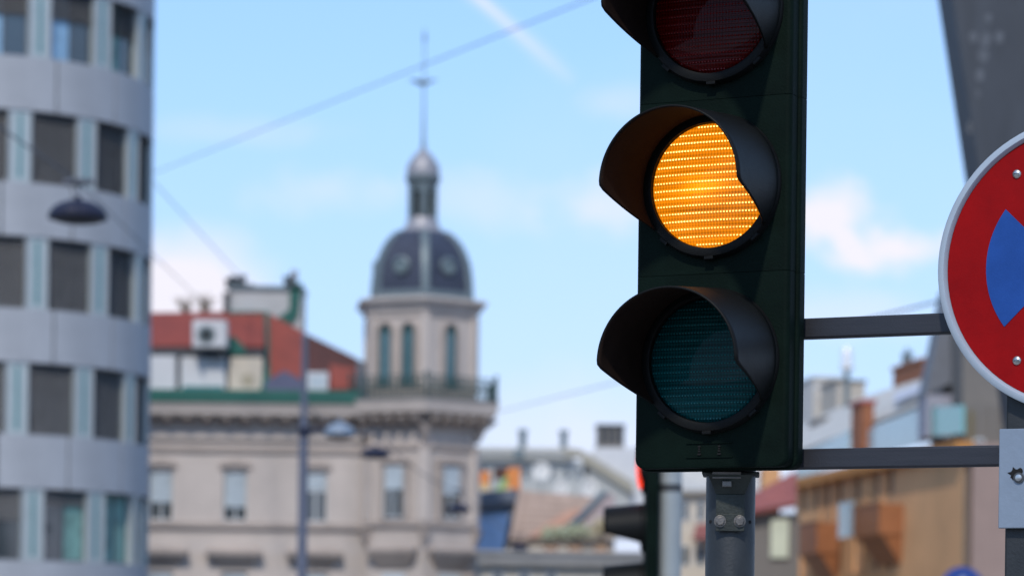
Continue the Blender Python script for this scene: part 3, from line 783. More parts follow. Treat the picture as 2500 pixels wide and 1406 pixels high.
    st = MB().prism([(x0, z0+0.35), (x0, z1), (x1, z1), (x1, z0-0.5), (X(690, 790, 2.8), z0-0.1)], 2.8, 4.6).build('chimney_stack', mat('pale stack render', (0.50, 0.49, 0.47), 0.85, 0, 0.1, 1.5, dirt=0.4), t)
    MB().box(x0-0.1, x1+0.05, 2.7, 4.7, z1, z1+0.16).build('chimney_cap', M_lead, st)
    MB().box(x0-0.28, x0-0.02, 2.78, 4.5, z0-0.2, z1-0.1).build('stack_edge', M_dkgrey, st)
    MB().sheet([rp(708, 795, 2.7), rp(728, 770, 2.7), rp(737, 690, 2.7), rp(708, 696, 2.7), rp(706, 755, 2.7), rp(662, 788, 2.7), rp(668, 800, 2.7)], 0.3, (0, 1, 0)).build('stack_trim', M_green, st)
    for px, h in ((553, 24), (566, 30), (580, 24), (593, 28), (606, 12)):
        p = L3(t, px, 706, 3.0); hh = h/63.0
        MB().lathe([(0.11, 0.0), (0.10, hh*0.75), (0.14, hh*0.78), (0.14, hh)], (p.x, 3.0+random.random()*0.8, z1+0.15), 12).build('chimney_pot', M_dkgrey, st, smooth=40)
    p = L3(t, 703, 700, 3.0); MB().lathe([(0.17, 0), (0.15, 0.28), (0.22, 0.30), (0.20, 0.42)], (p.x, 3.0, z1+0.15), 12).build('chimney_pot', M_dkgrey, st, smooth=40)
    p = L3(t, 717, 690, 3.0); MB().lathe([(0.14, 0), (0.12, 0.5), (0.17, 0.52), (0.13, 0.70)], (p.x, 3.2, z1+0.15), 12).build('chimney_pot', M_leadp, st, smooth=40)

    # --- corner tower: hexagonal plan, one edge nearly facing the camera
    cx, cy = X(1027, 900, 1.1), 1.1
    PH = [6 + 60*k for k in range(6)]
    zt = lambda py: LZ(t, 1027, py, cy)
    def hexr(r, z): return [(cx + r*math.sin(R(a)), cy - r*math.cos(R(a)), z) for a in PH]
    def hexloft(prof): return MB().loft([hexr(r, z) for r, z in prof])
    RW, RD = 2.42, 2.33
    hexloft([(RW, 0), (RW, zt(1040))]).build('tower_shaft', M_stone, t)
    for (y0, y1, d) in ((1094, 1103, 0.14), (1276, 1290, 0.18), (1046, 1056, 0.16)):
        hexloft([(RW+d, zt(y1)), (RW+d, zt(y0))]).build('tower_course', M_stone2, t)
    hexloft([(RW+0.12, zt(1045)), (RW+0.30, zt(1036)), (RW+0.34, zt(1020)), (RW+0.86, zt(1019)), (RW+0.90, zt(1004)), (RW+0.98, zt(990))]).build('tower_cornice', M_stone, t)
    # flat niche panels, windows on the shaft faces
    def face_xf(a0, r):        # mid point, outward angle and apothem of the face between two vertices
        am = R(a0 + 30); ap = r*math.cos(R(30)); return am, ap
    for fi, (wl, bl) in ((5, (0.0, 0.45)), (0, (0.12, 0.55))):
        am, ap = face_xf(PH[fi] - (0 if fi == 0 else 360), RW)
        rot = am; loc = (cx + ap*math.sin(am), cy - ap*math.cos(am), 0)
        # rot about z: local -y faces outwards
        z0, z1 = zt(1270), zt(1145)
        w = win(0, z0, z1, 0.42, bl, y=-0.10, rot=rot, loc=loc)
        sur = MB(); sur.box(-0.58, -0.42, -0.16, -0.004, z0-0.05, z1+0.16); sur.box(0.42, 0.58, -0.16, -0.004, z0-0.05, z1+0.16)
        MB().box(-0.58, -0.425, -0.16, -0.004, z0-0.05, z1+0.02).build('jamb', M_stone2, w); MB().box(0.425, 0.58, -0.16, -0.004, z0-0.05, z1+0.02).build('jamb', M_stone2, w)
        n = 10
        pts = [(-0.62+1.24*k/n, z1 + 0.03 + 0.08*(1-(2*k/n-1)**2)) for k in range(n+1)] + [(0.62-1.24*k/n, z1 + 0.26 + 0.12*(1-(2*k/n-1)**2)) for k in range(n+1)]
        MB().prism(pts, -0.22, -0.004).build('window_head', M_stone2, w)
        z1h, z0h = zt(1345), zt(1390)
        hd = MB(); hd.loft([[(-0.62, -0.08, z0h), (0.62, -0.08, z0h), (0.62, -0.002, z0h), (-0.62, -0.002, z0h)], [(-1.02, -0.50, z1h-0.14), (1.02, -0.50, z1h-0.14), (1.02, -0.002, z1h-0.14), (-1.02, -0.002, z1h-0.14)],
                       [(-1.05, -0.54, z1h), (1.05, -0.54, z1h), (1.05, -0.002, z1h), (-1.05, -0.002, z1h)], [(-0.95, -0.1, z1h+0.16), (0.95, -0.1, z1h+0.16), (0.95, -0.002, z1h+0.16), (-0.95, -0.002, z1h+0.16)]])
        hd.build('window_hood', M_stone2, t, loc=loc, rotz=rot)
        win(0, zt(1560), zt(1402), 0.5, 0.3, y=-0.10, rot=rot, loc=loc)
    for a in (PH[0], PH[1], PH[5]-360):       # pilaster strips with consoles on the edges
        pr = MB().box(-0.20, 0.20, -0.10, 0.25, zt(1275), zt(1104)).build('pilaster', M_stone, t, loc=(cx + RW*math.sin(R(a)), cy - RW*math.cos(R(a)), 0), rotz=R(a))
        cn = MB(); zc0 = zt(1335); cn.loft([[(-0.08, -0.06, zc0), (0.08, -0.06, zc0), (0.08, 0.2, zc0), (-0.08, 0.2, zc0)], [(-0.22, -0.26, zt(1294)), (0.22, -0.26, zt(1294)), (0.22, 0.2, zt(1294)), (-0.22, 0.2, zt(1294))]])
        cn.build('console', M_stone2, t, loc=(cx + RW*math.sin(R(a)), cy - RW*math.cos(R(a)), 0), rotz=R(a))
        tp = MB(); tp.loft([[(-0.08, -0.10, zt(1085)), (0.08, -0.10, zt(1085)), (0.08, 0.2, zt(1085)), (-0.08, 0.2, zt(1085))], [(-0.20, -0.40, zt(1046)), (0.20, -0.40, zt(1046)), (0.20, 0.2, zt(1046)), (-0.20, 0.2, zt(1046))]])
        tp.build('console', M_stone2, t, loc=(cx + RW*math.sin(R(a)), cy - RW*math.cos(R(a)), 0), rotz=R(a))
    for i in (4, 5, 0, 1):                     # modillions under the tower cornice
        am, ap = face_xf(PH[i] - (360 if i >= 4 else 0), RW)
        for k in range(-2, 3):
            lx = k*0.56
            copy_tree(m0, t, (cx + ap*math.sin(am) + lx*math.cos(am), cy - ap*math.cos(am) + lx*math.sin(am), cz-0.345 + 0.03), am)
    # balcony floor and railing
    hexloft([(3.36, zt(990)+0.004), (3.40, zt(984))]).build('balcony_floor', M_lead, t)
    RB = 3.26; z0, z1 = zt(984), zt(934)
    bal = MB().box(-0.03, 0.03, -0.03, 0.03, 0, z1-z0-0.05).build('baluster', M_rail, t); firstb = True
    scr = MB(); pts = [(0.11*math.cos(a)*1.0, 0, 0.28 + 0.11*math.sin(a)) for a in [2*math.pi*k/12 for k in range(13)]]; scr.tube(pts, 0.028, 4); pts = [(0.08*math.cos(a), 0, 0.52 + 0.08*math.sin(a)) for a in [2*math.pi*k/10 for k in range(11)]]; scr.tube(pts, 0.024, 4)
    scro = scr.build('scroll', M_rail, t, kind='stuff'); usedscr = False
    for i in (3, 4, 5, 0, 1):
        a, b = Vector(hexr(RB, z0)[i]), Vector(hexr(RB, z0)[(i+1) % 6])
        MB().tube([a + Vector((0,0,z1-z0)), b + Vector((0,0,z1-z0))], 0.035, 6).build('railing', M_rail, t)
        MB().tube([a + Vector((0,0,0.10)), b + Vector((0,0,0.10))], 0.025, 6).build('railing', M_rail, t)
        MB().lathe([(0.055, 0), (0.055, z1-z0+0.06), (0.09, z1-z0+0.10), (0.02, z1-z0+0.2)], tuple(a), 10).build('railing_post', M_rail, t)
        ang = math.atan2((b-a).y, (b-a).x)
        n = 14
        for k in range(1, n):
            p = a + (b-a)*k/n
            if firstb: bal.location = p; firstb = False
            else: copy_tree(bal, t, p)
            if True:
                if not usedscr: scro.location = p + Vector((0, 0, 0.06)); scro.rotation_euler.z = ang; usedscr = True
                else: copy_tree(scro, t, p + Vector((0, 0, 0.06)), ang)
    # drum with arched windows
    hexloft([(RD, zt(984)), (RD, zt(778))]).build('drum', M_stone, t)
    hexloft([(RD+0.08, zt(984)+0.01), (RD+0.08, zt(962))]).build('drum_plinth', M_stone2, t)
    hexloft([(RD+0.02, zt(790)), (RD+0.10, zt(782)), (RD+0.12, zt(775)), (RD+0.24, zt(768)), (RD+0.30, zt(757)), (RD+0.50, zt(751)), (RD+0.52, zt(745)), (RD+0.1, zt(739))]).build('drum_cornice', M_stone, t)
    for a in PH:
        MB().box(-0.16, 0.16, -0.09, 0.2, zt(960), zt(780)).build('drum_pilaster', M_stone, t, loc=(cx + RD*math.sin(R(a)), cy - RD*math.cos(R(a)), 0), rotz=R(a))
    def arched(hw, z0, z1, y0, y1):
        n = 10; pts = [(-hw, z0), (hw, z0)] + [(hw*math.cos(math.pi*k/n), z1-hw + hw*math.sin(math.pi*k/n)) for k in range(n+1)]
        return MB().prism(pts, y0, y1)
    for i, offs in ((5, (-0.52, 0.46)), (0, (-0.02,)), (4, (0.0,)), (1, (0.0,))):
        am, ap = face_xf(PH[i] - (360 if i >= 4 else 0), RD)
        loc = (cx + ap*math.sin(am), cy - ap*math.cos(am), 0)
        for ox in offs:
            px = ox
            w = arched(0.27, zt(955), zt(803), -0.035, 0.05)
            w.v = [(x+px, y, z) for x, y, z in w.v]; wo = w.build('drum_window', M_dark if False else M_rail, t, loc=loc, rotz=am)
            pn = arched(0.20, zt(950), zt(822), -0.050, -0.036); pn.v = [(x+px, y, z) for x, y, z in pn.v]; pn.build('pane', mat('teal window glass', (0.075, 0.15, 0.165), 0.12, 0, 0.2, 1.5, coat=0.6), wo)
            n = 12; hw = 0.27; z1 = zt(803); rings = []
            ar = MB()
            inner = [(px-hw, zt(955))] + [(px - hw*math.cos(math.pi*k/n), z1-hw+hw*math.sin(math.pi*k/n)) for k in range(n+1)] + [(px+hw, zt(955))]
            h2 = hw+0.12
            outer = [(px-h2, zt(955))] + [(px - h2*math.cos(math.pi*k/n), z1-hw+h2*math.sin(math.pi*k/n)) for k in range(n+1)] + [(px+h2, zt(955))]
            for k in range(len(inner)-1):
                ar.loft([[(inner[k][0], y, inner[k][1]), (outer[k][0], y, outer[k][1]), (outer[k+1][0], y, outer[k+1][1]), (inner[k+1][0], y, inner[k+1][1])] for y in (-0.11, 0.02)])
            ar.build('arch_surround', M_stone2, wo)
    # dome: hexagonal cloister vault with lead ribs
    dpr = [(739, 123), (722, 122), (700, 121), (675, 118.5), (650, 114), (625, 105.5), (602, 93.5), (583, 78), (570, 62)]
    S_ = 63.0*0.914
    hexloft([(2.24, zt(740)), (2.24, zt(722)), (2.12, zt(720))]).build('dome_skirt', M_lead, t)
    dome = hexloft([(w/S_, zt(y)) for y, w in dpr]).build('dome', M_slate, t)
    dome.data.shade_smooth(); dome.data.set_sharp_from_angle(angle=R(40))
    for a in PH:
        rb = MB(); rings = []
        for y, w in dpr:
            r = w/S_
            rings.append([(cx + (r+d)*math.sin(R(a)) + s*math.cos(R(a)), cy - (r+d)*math.cos(R(a)) + s*math.sin(R(a)), zt(y)) for d, s in ((-0.10, -0.17), (0.05, -0.15), (0.08, 0.0), (0.05, 0.15), (-0.10, 0.17))])
        rb.loft(rings); rb.build('dome_rib', M_lead, dome, smooth=40)
    for i in range(6):
        am, _ = face_xf(PH[i], 1); y = 662; r = 114/S_*math.cos(R(30))
        lc = (cx + r*math.sin(am), cy - r*math.cos(am), zt(y))
        oc = MB().lathe([(0.34, 0.15), (0.36, -0.16), (0.30, -0.20), (0.23, -0.20), (0.22, -0.12)], (0, 0, 0), 24, 'y')
        oc.v = [(x*math.cos(am) - yy*math.sin(am) + lc[0], x*math.sin(am) + yy*math.cos(am) + lc[1], zz + lc[2]) for x, yy, zz in oc.v]
        o = oc.build('oculus', M_lead, dome, smooth=40)
        gp = MB().lathe([(0.225, -0.130), (0.225, -0.122)], (0, 0, 0), 24, 'y')
        gp.v = [(x*math.cos(am) - yy*math.sin(am) + lc[0], x*math.sin(am) + yy*math.cos(am) + lc[1], zz + lc[2]) for x, yy, zz in gp.v]
        gp.build('oculus', mat('pale oculus glass', (0.16, 0.21, 0.22), 0.3, 0, 0.2, 3, coat=0.4), dome)
    # lantern
    ll = lambda prof, n=24: MB().lathe([(w/63.0, zt(y)-zt(570)) for y, w in prof], (cx, cy, zt(570)), n)
    ll([(570, 58), (562, 50), (553, 41), (546, 40), (538, 37), (533, 36)]).build('lantern_base', M_leadp, t, smooth=50)
    ll([(533, 20), (452, 20)]).build('lantern_core', M_dark, t)
    for k in range(6):
        a = R(6 + 60*k); p = (cx + 0.50*math.sin(a), cy - 0.50*math.cos(a))
        MB().box(-0.11, 0.11, -0.09, 0.09, zt(533), zt(452)).build('lantern_post', M_lead, t, loc=(p[0], p[1], 0), rotz=a)
    ll([(470, 33), (452, 36), (445, 40), (440, 43), (434, 43), (430, 39)]).build('lantern_cornice', M_lead, t, smooth=40)
    ll([(432, 40), (418, 41), (404, 38), (390, 30), (378, 20), (368, 10), (362, 6)]).build('lantern_cap', M_leadp, t, smooth=50)
    sp = ll([(364, 6.0), (340, 3.8), (260, 2.4), (210, 2.0), (200, 5.5), (194, 1.9), (120, 1.5), (106, 1.4), (100, 3.4), (92, 4), (86, 3), (70, 0.5)], 12).build('spire', M_lead, t, smooth=50)
    zv = zt(202)
    vane = MB().prism([(-0.55, 0.05), (-0.30, 0.02), (-0.12, -0.12), (0.15, -0.10), (0.40, 0.04), (0.62, 0.12), (0.40, 0.12), (0.12, 0.05), (-0.1, 0.08), (-0.30, 0.12)], -0.03, 0.03)
    vane.v = [(x+cx-0.08, y+cy, z+zv) for x, y, z in vane.v]; vane.build('weather_vane', M_dkgrey, sp)
    # side wing behind the tower
    MB().box(cx-1.0, cx+1.9, cy+0.6, cy+14, 0, Z(1000)-0.05).build('side_wall', M_stone, t)
stone_house()

def rooftop_bits():
    # white condenser box standing on the red roof
    p = at(514, 852, 109.6)
    t = thing('air_conditioner', 'white box unit with a dark round fan on the red roof', 'air conditioner', (p.x, p.y, p.z))
    hw = 42/63.4
    bod = MB().box(-hw, hw, -0.45, 0.25, 0.0, 68/63.4).build('casing', M_wht, t, bevel=0.08)
    MB().lathe([(0.34, -0.012), (0.36, 0.0), (0.30, 0.0), (0.30, -0.008)], (-0.12, -0.455, 0.5), 28, 'y').build('fan_ring', M_lead, t)
    MB().lathe([(0.17, -0.03), (0.19, -0.002)], (-0.12, -0.455, 0.5), 20, 'y').build('fan_hub', M_dark, t)
    for k in range(8):
        a = R(45*k)
        b = MB().box(0.19, 0.30, -0.478, -0.470, -0.02, 0.02); b.v = [(x*math.cos(a)-z*math.sin(a)-0.12, y, x*math.sin(a)+z*math.cos(a)+0.5) for x, y, z in b.v]
        b.build('fan_guard_bar', M_lead, t)
    for s in (-1, 1): MB().box(s*0.45-0.05, s*0.45+0.05, -0.35, 0.2, -0.35, 0.0).build('foot', M_dkgrey, t)
    # bare shrubs behind the ridge
    random.seed(11)
    for (px, h, lab) in ((452, 0.75, 'small bare twiggy shrub on the red roof nearest the office block'), (500, 0.9, 'taller bare twiggy shrub on the red roof beside the chimney stack')):
        p = at(px, 772, 113.6); t = thing('roof_shrub', lab, 'shrub', (p.x, p.y, p.z), group='bare shrubs on the red roof')
        MB().lathe([(0.3, -0.25), (0.36, 0.05), (0.33, 0.05), (0.31, 0.0)], n=14).build('planter', M_cream, t)
        tw = MB()
        for k in range(46):
            a = random.uniform(0, 6.28); l = h*random.uniform(0.5, 1.1); sp = random.uniform(0.15, 0.75)
            q = Vector((math.cos(a)*sp*l, math.sin(a)*sp*l, l)); tw.tube([(0, 0, 0), q*0.5 + Vector((0, 0, 0.06)), q], [0.014, 0.009, 0.004], 4)
            for j in range(3):
                d = q*random.uniform(0.5, 0.9); e = d + Vector((random.uniform(-.2, .2), random.uniform(-.2, .2), random.uniform(0.03, .22))); tw.tube([d, e], [0.006, 0.003], 3)
        tw.build('twigs', M_twig, t, kind='stuff')
rooftop_bits()

# ------------------------------------------------------------------ lamps and wires
def shade(mb, r, h, n=32):      # spun bowl shade, opening downwards
    prof = [(r*math.cos(R(a)), h*math.sin(R(a))) for a in range(0, 81, 8)] + [(r*0.10, h*1.02), (r*0.10, h*1.25), (r*0.05, h*1.3)]
    rings = [[(q*math.cos(2*math.pi*i/n), q*math.sin(2*math.pi*i/n), z) for i in range(n)] for q, z in prof]
    mb.loft(rings, cap=False); return mb
def hang_lamp(px, py, Y, wpx, label, m=M_lampd, hang=0.35):
    p = at(px, py, Y); r = wpx/2*Y/FPX
    t = thing('hanging_lamp', label, 'street lamp', (p.x, p.y, p.z), group='street lamps hung on wires')
    shade(MB(), r, r*0.56).build('lamp_shade', m, t, smooth=40, solid=0.012)
    MB().lathe([(r*1.03, -0.02), (r*1.03, 0.012)], n=32).build('rim', m, t)
    MB().lathe([(r*0.85, -0.022), (r*0.75, -0.05), (r*0.3, -0.075)], n=24).build('diffuser', M_lampw, t, smooth=50)
    MB().tube([(0, 0, r*0.9), (0, 0, r*0.9+hang)], 0.018, 8).build('hanger', M_wire, t)
    MB().box(-0.16, 0.16, -0.04, 0.04, r*0.9+hang-0.03, r*0.9+hang+0.03).build('wire_clamp', M_wire, t, bevel=0.008)
    return Vector((p.x, p.y, p.z + r*0.9 + hang))
def wire(pts, label, r=0.010, sag=0.0):
    a, b = Vector(pts[0]), Vector(pts[-1])
    path = []
    n = 24
    for s in range(len(pts)-1):
        u, v = Vector(pts[s]), Vector(pts[s+1])
        for k in range(n + (1 if s == len(pts)-2 else 0)):
            f = k/n; q = u.lerp(v, f); q.z -= sag*4*f*(1-f); path.append(q)
    o = MB().tube(path, r, 6).build('span_wire', M_wire, smooth=60)
    tag(o, label, 'wire', 'overhead wires'); return o
l1 = hang_lamp(190, 530, 30.0, 140, 'largest dark bowl lamp hanging in front of the office block', hang=0.1)
l2 = hang_lamp(916, 1112, 62.0, 72, 'dark bowl lamp hanging in front of the tower base', hang=0.25)
l3 = hang_lamp(1120, 1246, 76.0, 58, 'small dark bowl lamp hanging by the right tower window', hang=0.25)
l4 = hang_lamp(1268, 1340, 98.0, 46, 'smallest dark bowl lamp hanging before the brown tiled roof', hang=0.2)

def lamp_post():
    p = at(735, HY, 50.0)
    t = thing('lamp_post', 'slender grey lamp post with a pale bowl lamp on its arm', 'street lamp', (p.x, p.y, 0))
    zt = LZ(t, 741, 815); za = LZ(t, 741, 1048)
    MB().lathe([(0.14, 0.0), (0.14, 0.6), (0.095, 0.7), (0.082, zt-1.6), (0.060, zt-1.5), (0.052, zt-0.1), (0.07, zt-0.09), (0.05, zt)], n=24).build('post', mat('blue grey post', (0.105, 0.112, 0.145), 0.4, 0.3, 0.1, 5), t, smooth=40)
    x1 = LX(t, 822, 1040)
    MB().tube([(0, 0, za-0.04), (x1*0.45, 0, za), (x1*0.85, 0, za+0.02), (x1, 0, za+0.03)], 0.035, 10).build('arm', M_lampd, t, smooth=60)
    MB().lathe([(0.10, -0.08), (0.10, 0.08)], (0, 0, za-0.04), 20).build('collar', M_lampd, t)
    sh = shade(MB(), 0.27, 0.23); sh.v = [(x+x1+0.05, y, z+za-0.10) for x, y, z in sh.v]
    sh.build('lamp_shade', M_lampl, t, smooth=40, solid=0.012)
    MB().lathe([(0.24, 0), (0.2, -0.04), (0.05, -0.06)], (x1+0.05, 0, za-0.105), 24).build('diffuser', M_lampw, t)
lamp_post()

# leaning steel pylon at the right edge
def pylon():
    Y = 30.0
    b = at(2330+260, HY, Y)
    t = thing('steel_pylon', 'leaning dark steel pylon rising behind the round sign', 'pylon', (b.x, Y, 0))
    def e(py): return 2332 + (py)*0.153
    def ex(py): return LX(t, e(py), py)
    zt, z0 = LZ(t, 2200, -420), 0.0
    xt = LX(t, e(-420), -420); xb = xt + (ex(400)-ex(-400))/(LZ(t, 2300, -400)-LZ(t, 2300, 400))*zt
    w = 1.25; d = 1.0
    def ring(x, z): return [(x, 0, z), (x+w, 0, z), (x+w, d, z), (x, d, z)]
    MB().loft([ring(xb, 0), ring(xt, zt)]).build('shaft', M_steel, t, bevel=0.02)
    # edge flange and weld seams
    def strip(o, wd, pr, name):
        MB().loft([[(x+o, -pr, z), (x+o+wd, -pr, z), (x+o+wd, -0.002, z), (x+o, -0.002, z)] for x, z in ((xb, 0), (xt, zt))]).build(name, M_steel, t)
    strip(-0.03, 0.10, 0.03, 'edge_flange'); strip(w-0.07, 0.10, 0.03, 'edge_flange'); strip(0.62, 0.02, 0.008, 'weld_seam')
    MB().box(xb-0.3, xb+w+0.3, -0.3, d+0.3, 0.0, 0.12).build('base_plate', M_steel, t)
    random.seed(5)
    for px, py, r in ((2376, 93, 11), (2440, 93, 11), (2405, 98, 13), (2413, 45, 9), (2400, 138, 12), (2392, 185, 11), (2386, 230, 8), (2371, 310, 12), (2378, 275, 6)):
        p = L3(t, px, py, -0.0); rr = r*Y/FPX
        pts = [(p.x + rr*(0.8+0.4*random.random())*math.cos(2*math.pi*k/14), p.z + rr*1.35*(0.8+0.4*random.random())*math.sin(2*math.pi*k/14)) for k in range(14)]
        MB().prism(pts, -0.004, -0.0015).build('paint_stain', M_drop, t)
    return t
PY = pylon()
wire([at(372, 424, 83.2), at(2268, -332, 30.4)], 'thick overhead wire rising across the sky from office block to pylon', 0.011)
wire([at(1205, 1008, 109.0), at(2420, 703, 30.2)], 'overhead wire rising from the tower balcony behind the signal to the pylon', 0.013)
wire([at(-260, 130, 22.0), l1, at(392, 640, 50.0), at(560, 800, 112.0)], 'overhead wire carrying the largest lamp down to the red roof', 0.009)
wire([at(376, 446, 83.2), at(600, 690, 113.2)], 'thin wire slanting down from office block to the chimney stack', 0.016)
wire([at(742, 985, 50.0), l2, l3], 'sagging wire joining the lamp post and the two lamps by the tower', 0.013, sag=0.22)
wire([l3, l4, at(1530, 1290, 100.0)], 'thin wire running on to the smallest lamp before the brown roof', 0.013, sag=0.2)

# ------------------------------------------------------------------ houses down the street, between tower and signal
def simple_windows(t, rects, off, m=None):
    for (x0, x1, z0, z1) in rects:
        w = MB()
        fw = 0.07
        w.box(x0, x1, off-0.05, off-0.002, z0, z0+fw); w.box(x0, x1, off-0.05, off-0.002, z1-fw, z1); w.box(x0, x0+fw, off-0.05, off-0.002, z0+fw, z1-fw); w.box(x1-fw, x1, off-0.05, off-0.002, z0+fw, z1-fw)
        o = w.build('window', M_sash, t)
        MB().box(x0+fw, x1-fw, off-0.03, off-0.004, z0+fw, z1-fw).build('pane', m or M_glass, o)
M_pgrey = mat('pale grey render', (0.46, 0.46, 0.43), 0.85, 0, 0.08, 1.0, dirt=0.35)
M_beige = mat('beige roof sheet', (0.36, 0.33, 0.26), 0.7, 0, 0.12, 1.5, dirt=0.3)
M_tilep = mat('pale brown tile', (0.40, 0.285, 0.215), 0.85, 0, 0.18, 2.5, 0.4, 14, dirt=0.3)
M_tileo = mat('orange brown tile', (0.48, 0.26, 0.17), 0.85, 0, 0.15, 2.5, 0.4, 14)
def mid_houses():
    # flat-roofed pale grey house
    p = at(1300, HY, 165.0)
    t = thing('flat_roof_house', 'pale grey flat roofed house with two roof flues behind the tower', 'building', (p.x, p.y, 0))
    x0, x1, z0, z1 = rect(t, 1120, 1440, 1122, 1240, 0.0)
    MB().box(x0, x1, 0.0, 9.0, 0.0, z1).build('wall', M_pgrey, t)
    xa, xb, za, zb = rect(t, 1110, 1400, 1092, 1122, -0.5)
    MB().box(xa, xb, -0.5, 9.3, za+0.003, zb).build('parapet', M_roofw, t)
    for y in (1101, 1112): MB().box(xa-0.05, xb+0.05, -0.62, -0.503, LZ(t, 1300, y+2.5, -0.5), LZ(t, 1300, y-1.5, -0.5)).build('parapet_rail', M_pgrey, t)
    for px, w, y in ((1276, 18, 1048), (1376, 17, 1050)):
        a, b, c, d = rect(t, px-w/2, px+w/2, y, 1095, 1.0)
        f = MB().lathe([((b-a)/2, c-0.3), ((b-a)/2, d-0.25), ((b-a)*0.68, d-0.22), ((b-a)*0.62, d)], ((a+b)/2, 1.0, 0), 16).build('flue', M_lead, t, smooth=40)
    a, b, c, d = rect(t, 1255, 1278, 1096, 1120, -0.6); MB().box(a, b, -0.75, -0.625, c, d).build('vent_box', M_lead, t)
    rr = []
    for px in (1180, 1215, 1285, 1315, 1345, 1385, 1410):
        a, b, c, d = rect(t, px-9, px+9, 1136, 1172, 0.0); rr.append((a, b, c, d))
    simple_windows(t, rr, 0.0)
    # house with the beige sloping verge and dark chimney block
    p = at(1480, HY, 150.0)
    t = thing('gabled_house', 'whitish house with a sloping beige roof edge and dark chimney block', 'building', (p.x, p.y, 0))
    q = lambda px, py, off=0.0: (lambda v: (v.x, v.z))(L3(t, px, py, off))
    MB().prism([q(1440, 1300), q(1640, 1300), q(1640, 1092), q(1452, 1092), q(1440, 1110)], 0.0, 8.0).build('wall', M_wht, t)
    a = [q(1375, 1100, -0.6), q(1395, 1094, -0.6), q(1420, 1098, -0.6), q(1545, 1176, -0.6), q(1545, 1206, -0.6), q(1424, 1128, -0.6), q(1420, 1116, -0.6), q(1380, 1113, -0.6)]
    MB().prism(a, -0.6, 0.0 - 0.004).build('roof_verge', M_beige, t)
    MB().prism([q(1424, 1130, -0.3), q(1540, 1206, -0.3), q(1540, 1300, -0.3), q(1424, 1300, -0.3)], -0.3, -0.005).build('gable_wall', M_pgrey, t)
    x0, x1, z0, z1 = rect(t, 1458, 1524, 1040, 1094, 1.0)
    ch = MB().box(x0, x1, 1.0, 3.0, z0-0.1, z1).build('chimney_block', M_taupe, t); MB().box(x0-0.06, x1+0.06, 0.9, 3.1, z1, z1+0.10).build('chimney_cap', M_dkgrey, ch)
    for k in range(4): MB().box(x0+0.1+k*(x1-x0)/4, x0+0.1+(k+0.7)*(x1-x0)/4, 0.95, 0.998, z0+0.25, z1-0.1).build('louvre', M_dkgrey, ch)
    a, b, c, d = rect(t, 1424, 1436, 1128, 1160, -0.31); MB().box(a, b, -0.36, -0.303, c, d).build('attic_opening', M_dkgrey, t)
    # brown tiled roof
    p = at(1350, HY, 128.0)
    t = thing('tiled_house', 'low house with a brown tiled roof and orange streak', 'building', (p.x, p.y, 0))
    P3 = lambda px, py, off: tuple(L3(t, px, py, off))
    rf = MB().sheet([P3(1236, 1322, 0.0), P3(1395, 1322, 0.0), P3(1480, 1222, 4.0), P3(1268, 1203, 4.4)], 0.15); ro = rf.build('roof', M_tilep, t)
    MB().sheet([P3(1290, 1310, -0.05), P3(1340, 1308, -0.05), P3(1437, 1236, 3.2), P3(1400, 1236, 3.2)], 0.06, (0, -0.6, 0.6)).build('new_tiles', M_tileo, ro)
    for k in range(1, 7):
        f = k/7; a = Vector(P3(1236, 1322, 0.0)).lerp(Vector(P3(1268, 1203, 4.4)), f); b = Vector(P3(1395, 1322, 0.0)).lerp(Vector(P3(1480, 1222, 4.0)), f)
        MB().tube([a + Vector((0, -0.1, 0.1)), b + Vector((0, -0.1, 0.1))], 0.03, 5).build('tile_course', M_tilep, ro)
    MB().sheet([P3(1368, 1306, -0.3), P3(1386, 1300, -0.3), P3(1486, 1208, 3.6), P3(1470, 1206, 3.6)], 0.25, (0, -0.6, 0.6)).build('roof_hip', M_lead, ro)
    MB().sheet([P3(1388, 1318, -0.2), P3(1500, 1318, -0.2), P3(1500, 1210, 3.5), P3(1487, 1209, 3.5)], 0.12).build('roof', mat('mauve tile', (0.33, 0.26, 0.24), 0.85, 0, 0.15, 2.5, 0.3, 14), t)
    MB().sheet([P3(1246, 1322, -0.1), P3(1260, 1322, -0.1), P3(1284, 1203, 4.35), P3(1268, 1203, 4.35)], 0.22, (0, -0.6, 0.6)).build('roof_verge', M_tilep, ro)
    x0, x1, z0, z1 = rect(t, 1236, 1500, 1318, 1420, 0.2); MB().box(x0, x1, 0.2, 5.0, 0.0, z1+0.1).build('wall', M_cream, t)
    # attic conservatory with blue glass beside the tower
    p = at(1210, HY, 120.0)
    t = thing('attic_conservatory', 'slanted blue glass attic window under a dark sheet roof edge', 'conservatory', (p.x, p.y, 0))
    P3 = lambda px, py, off: tuple(L3(t, px, py, off))
    MB().sheet([P3(1150, 1356, -0.2), P3(1226, 1352, -0.2), P3(1252, 1242, 0.6), P3(1150, 1252, 0.6)], 0.1).build('window', mat('blue sky glass', (0.30, 0.45, 0.66), 0.3, 0, 0.15, 0.8, coat=0.6), t)
    for f in (0.34, 0.68):
        a = Vector(P3(1150, 1356, -0.26)).lerp(Vector(P3(1150, 1252, 0.54)), f); b = Vector(P3(1226, 1352, -0.26)).lerp(Vector(P3(1252, 1242, 0.54)), f)
        MB().tube([a, b], 0.025, 5).build('glazing_bar', mat('glazing bar blue grey', (0.12, 0.18, 0.27), 0.5), t)
    MB().sheet([P3(1226, 1356, -0.25), P3(1236, 1356, -0.25), P3(1264, 1212, 0.7), P3(1254, 1214, 0.7)], 0.15, (0, -1, 0)).build('frame', M_dkgrey, t)
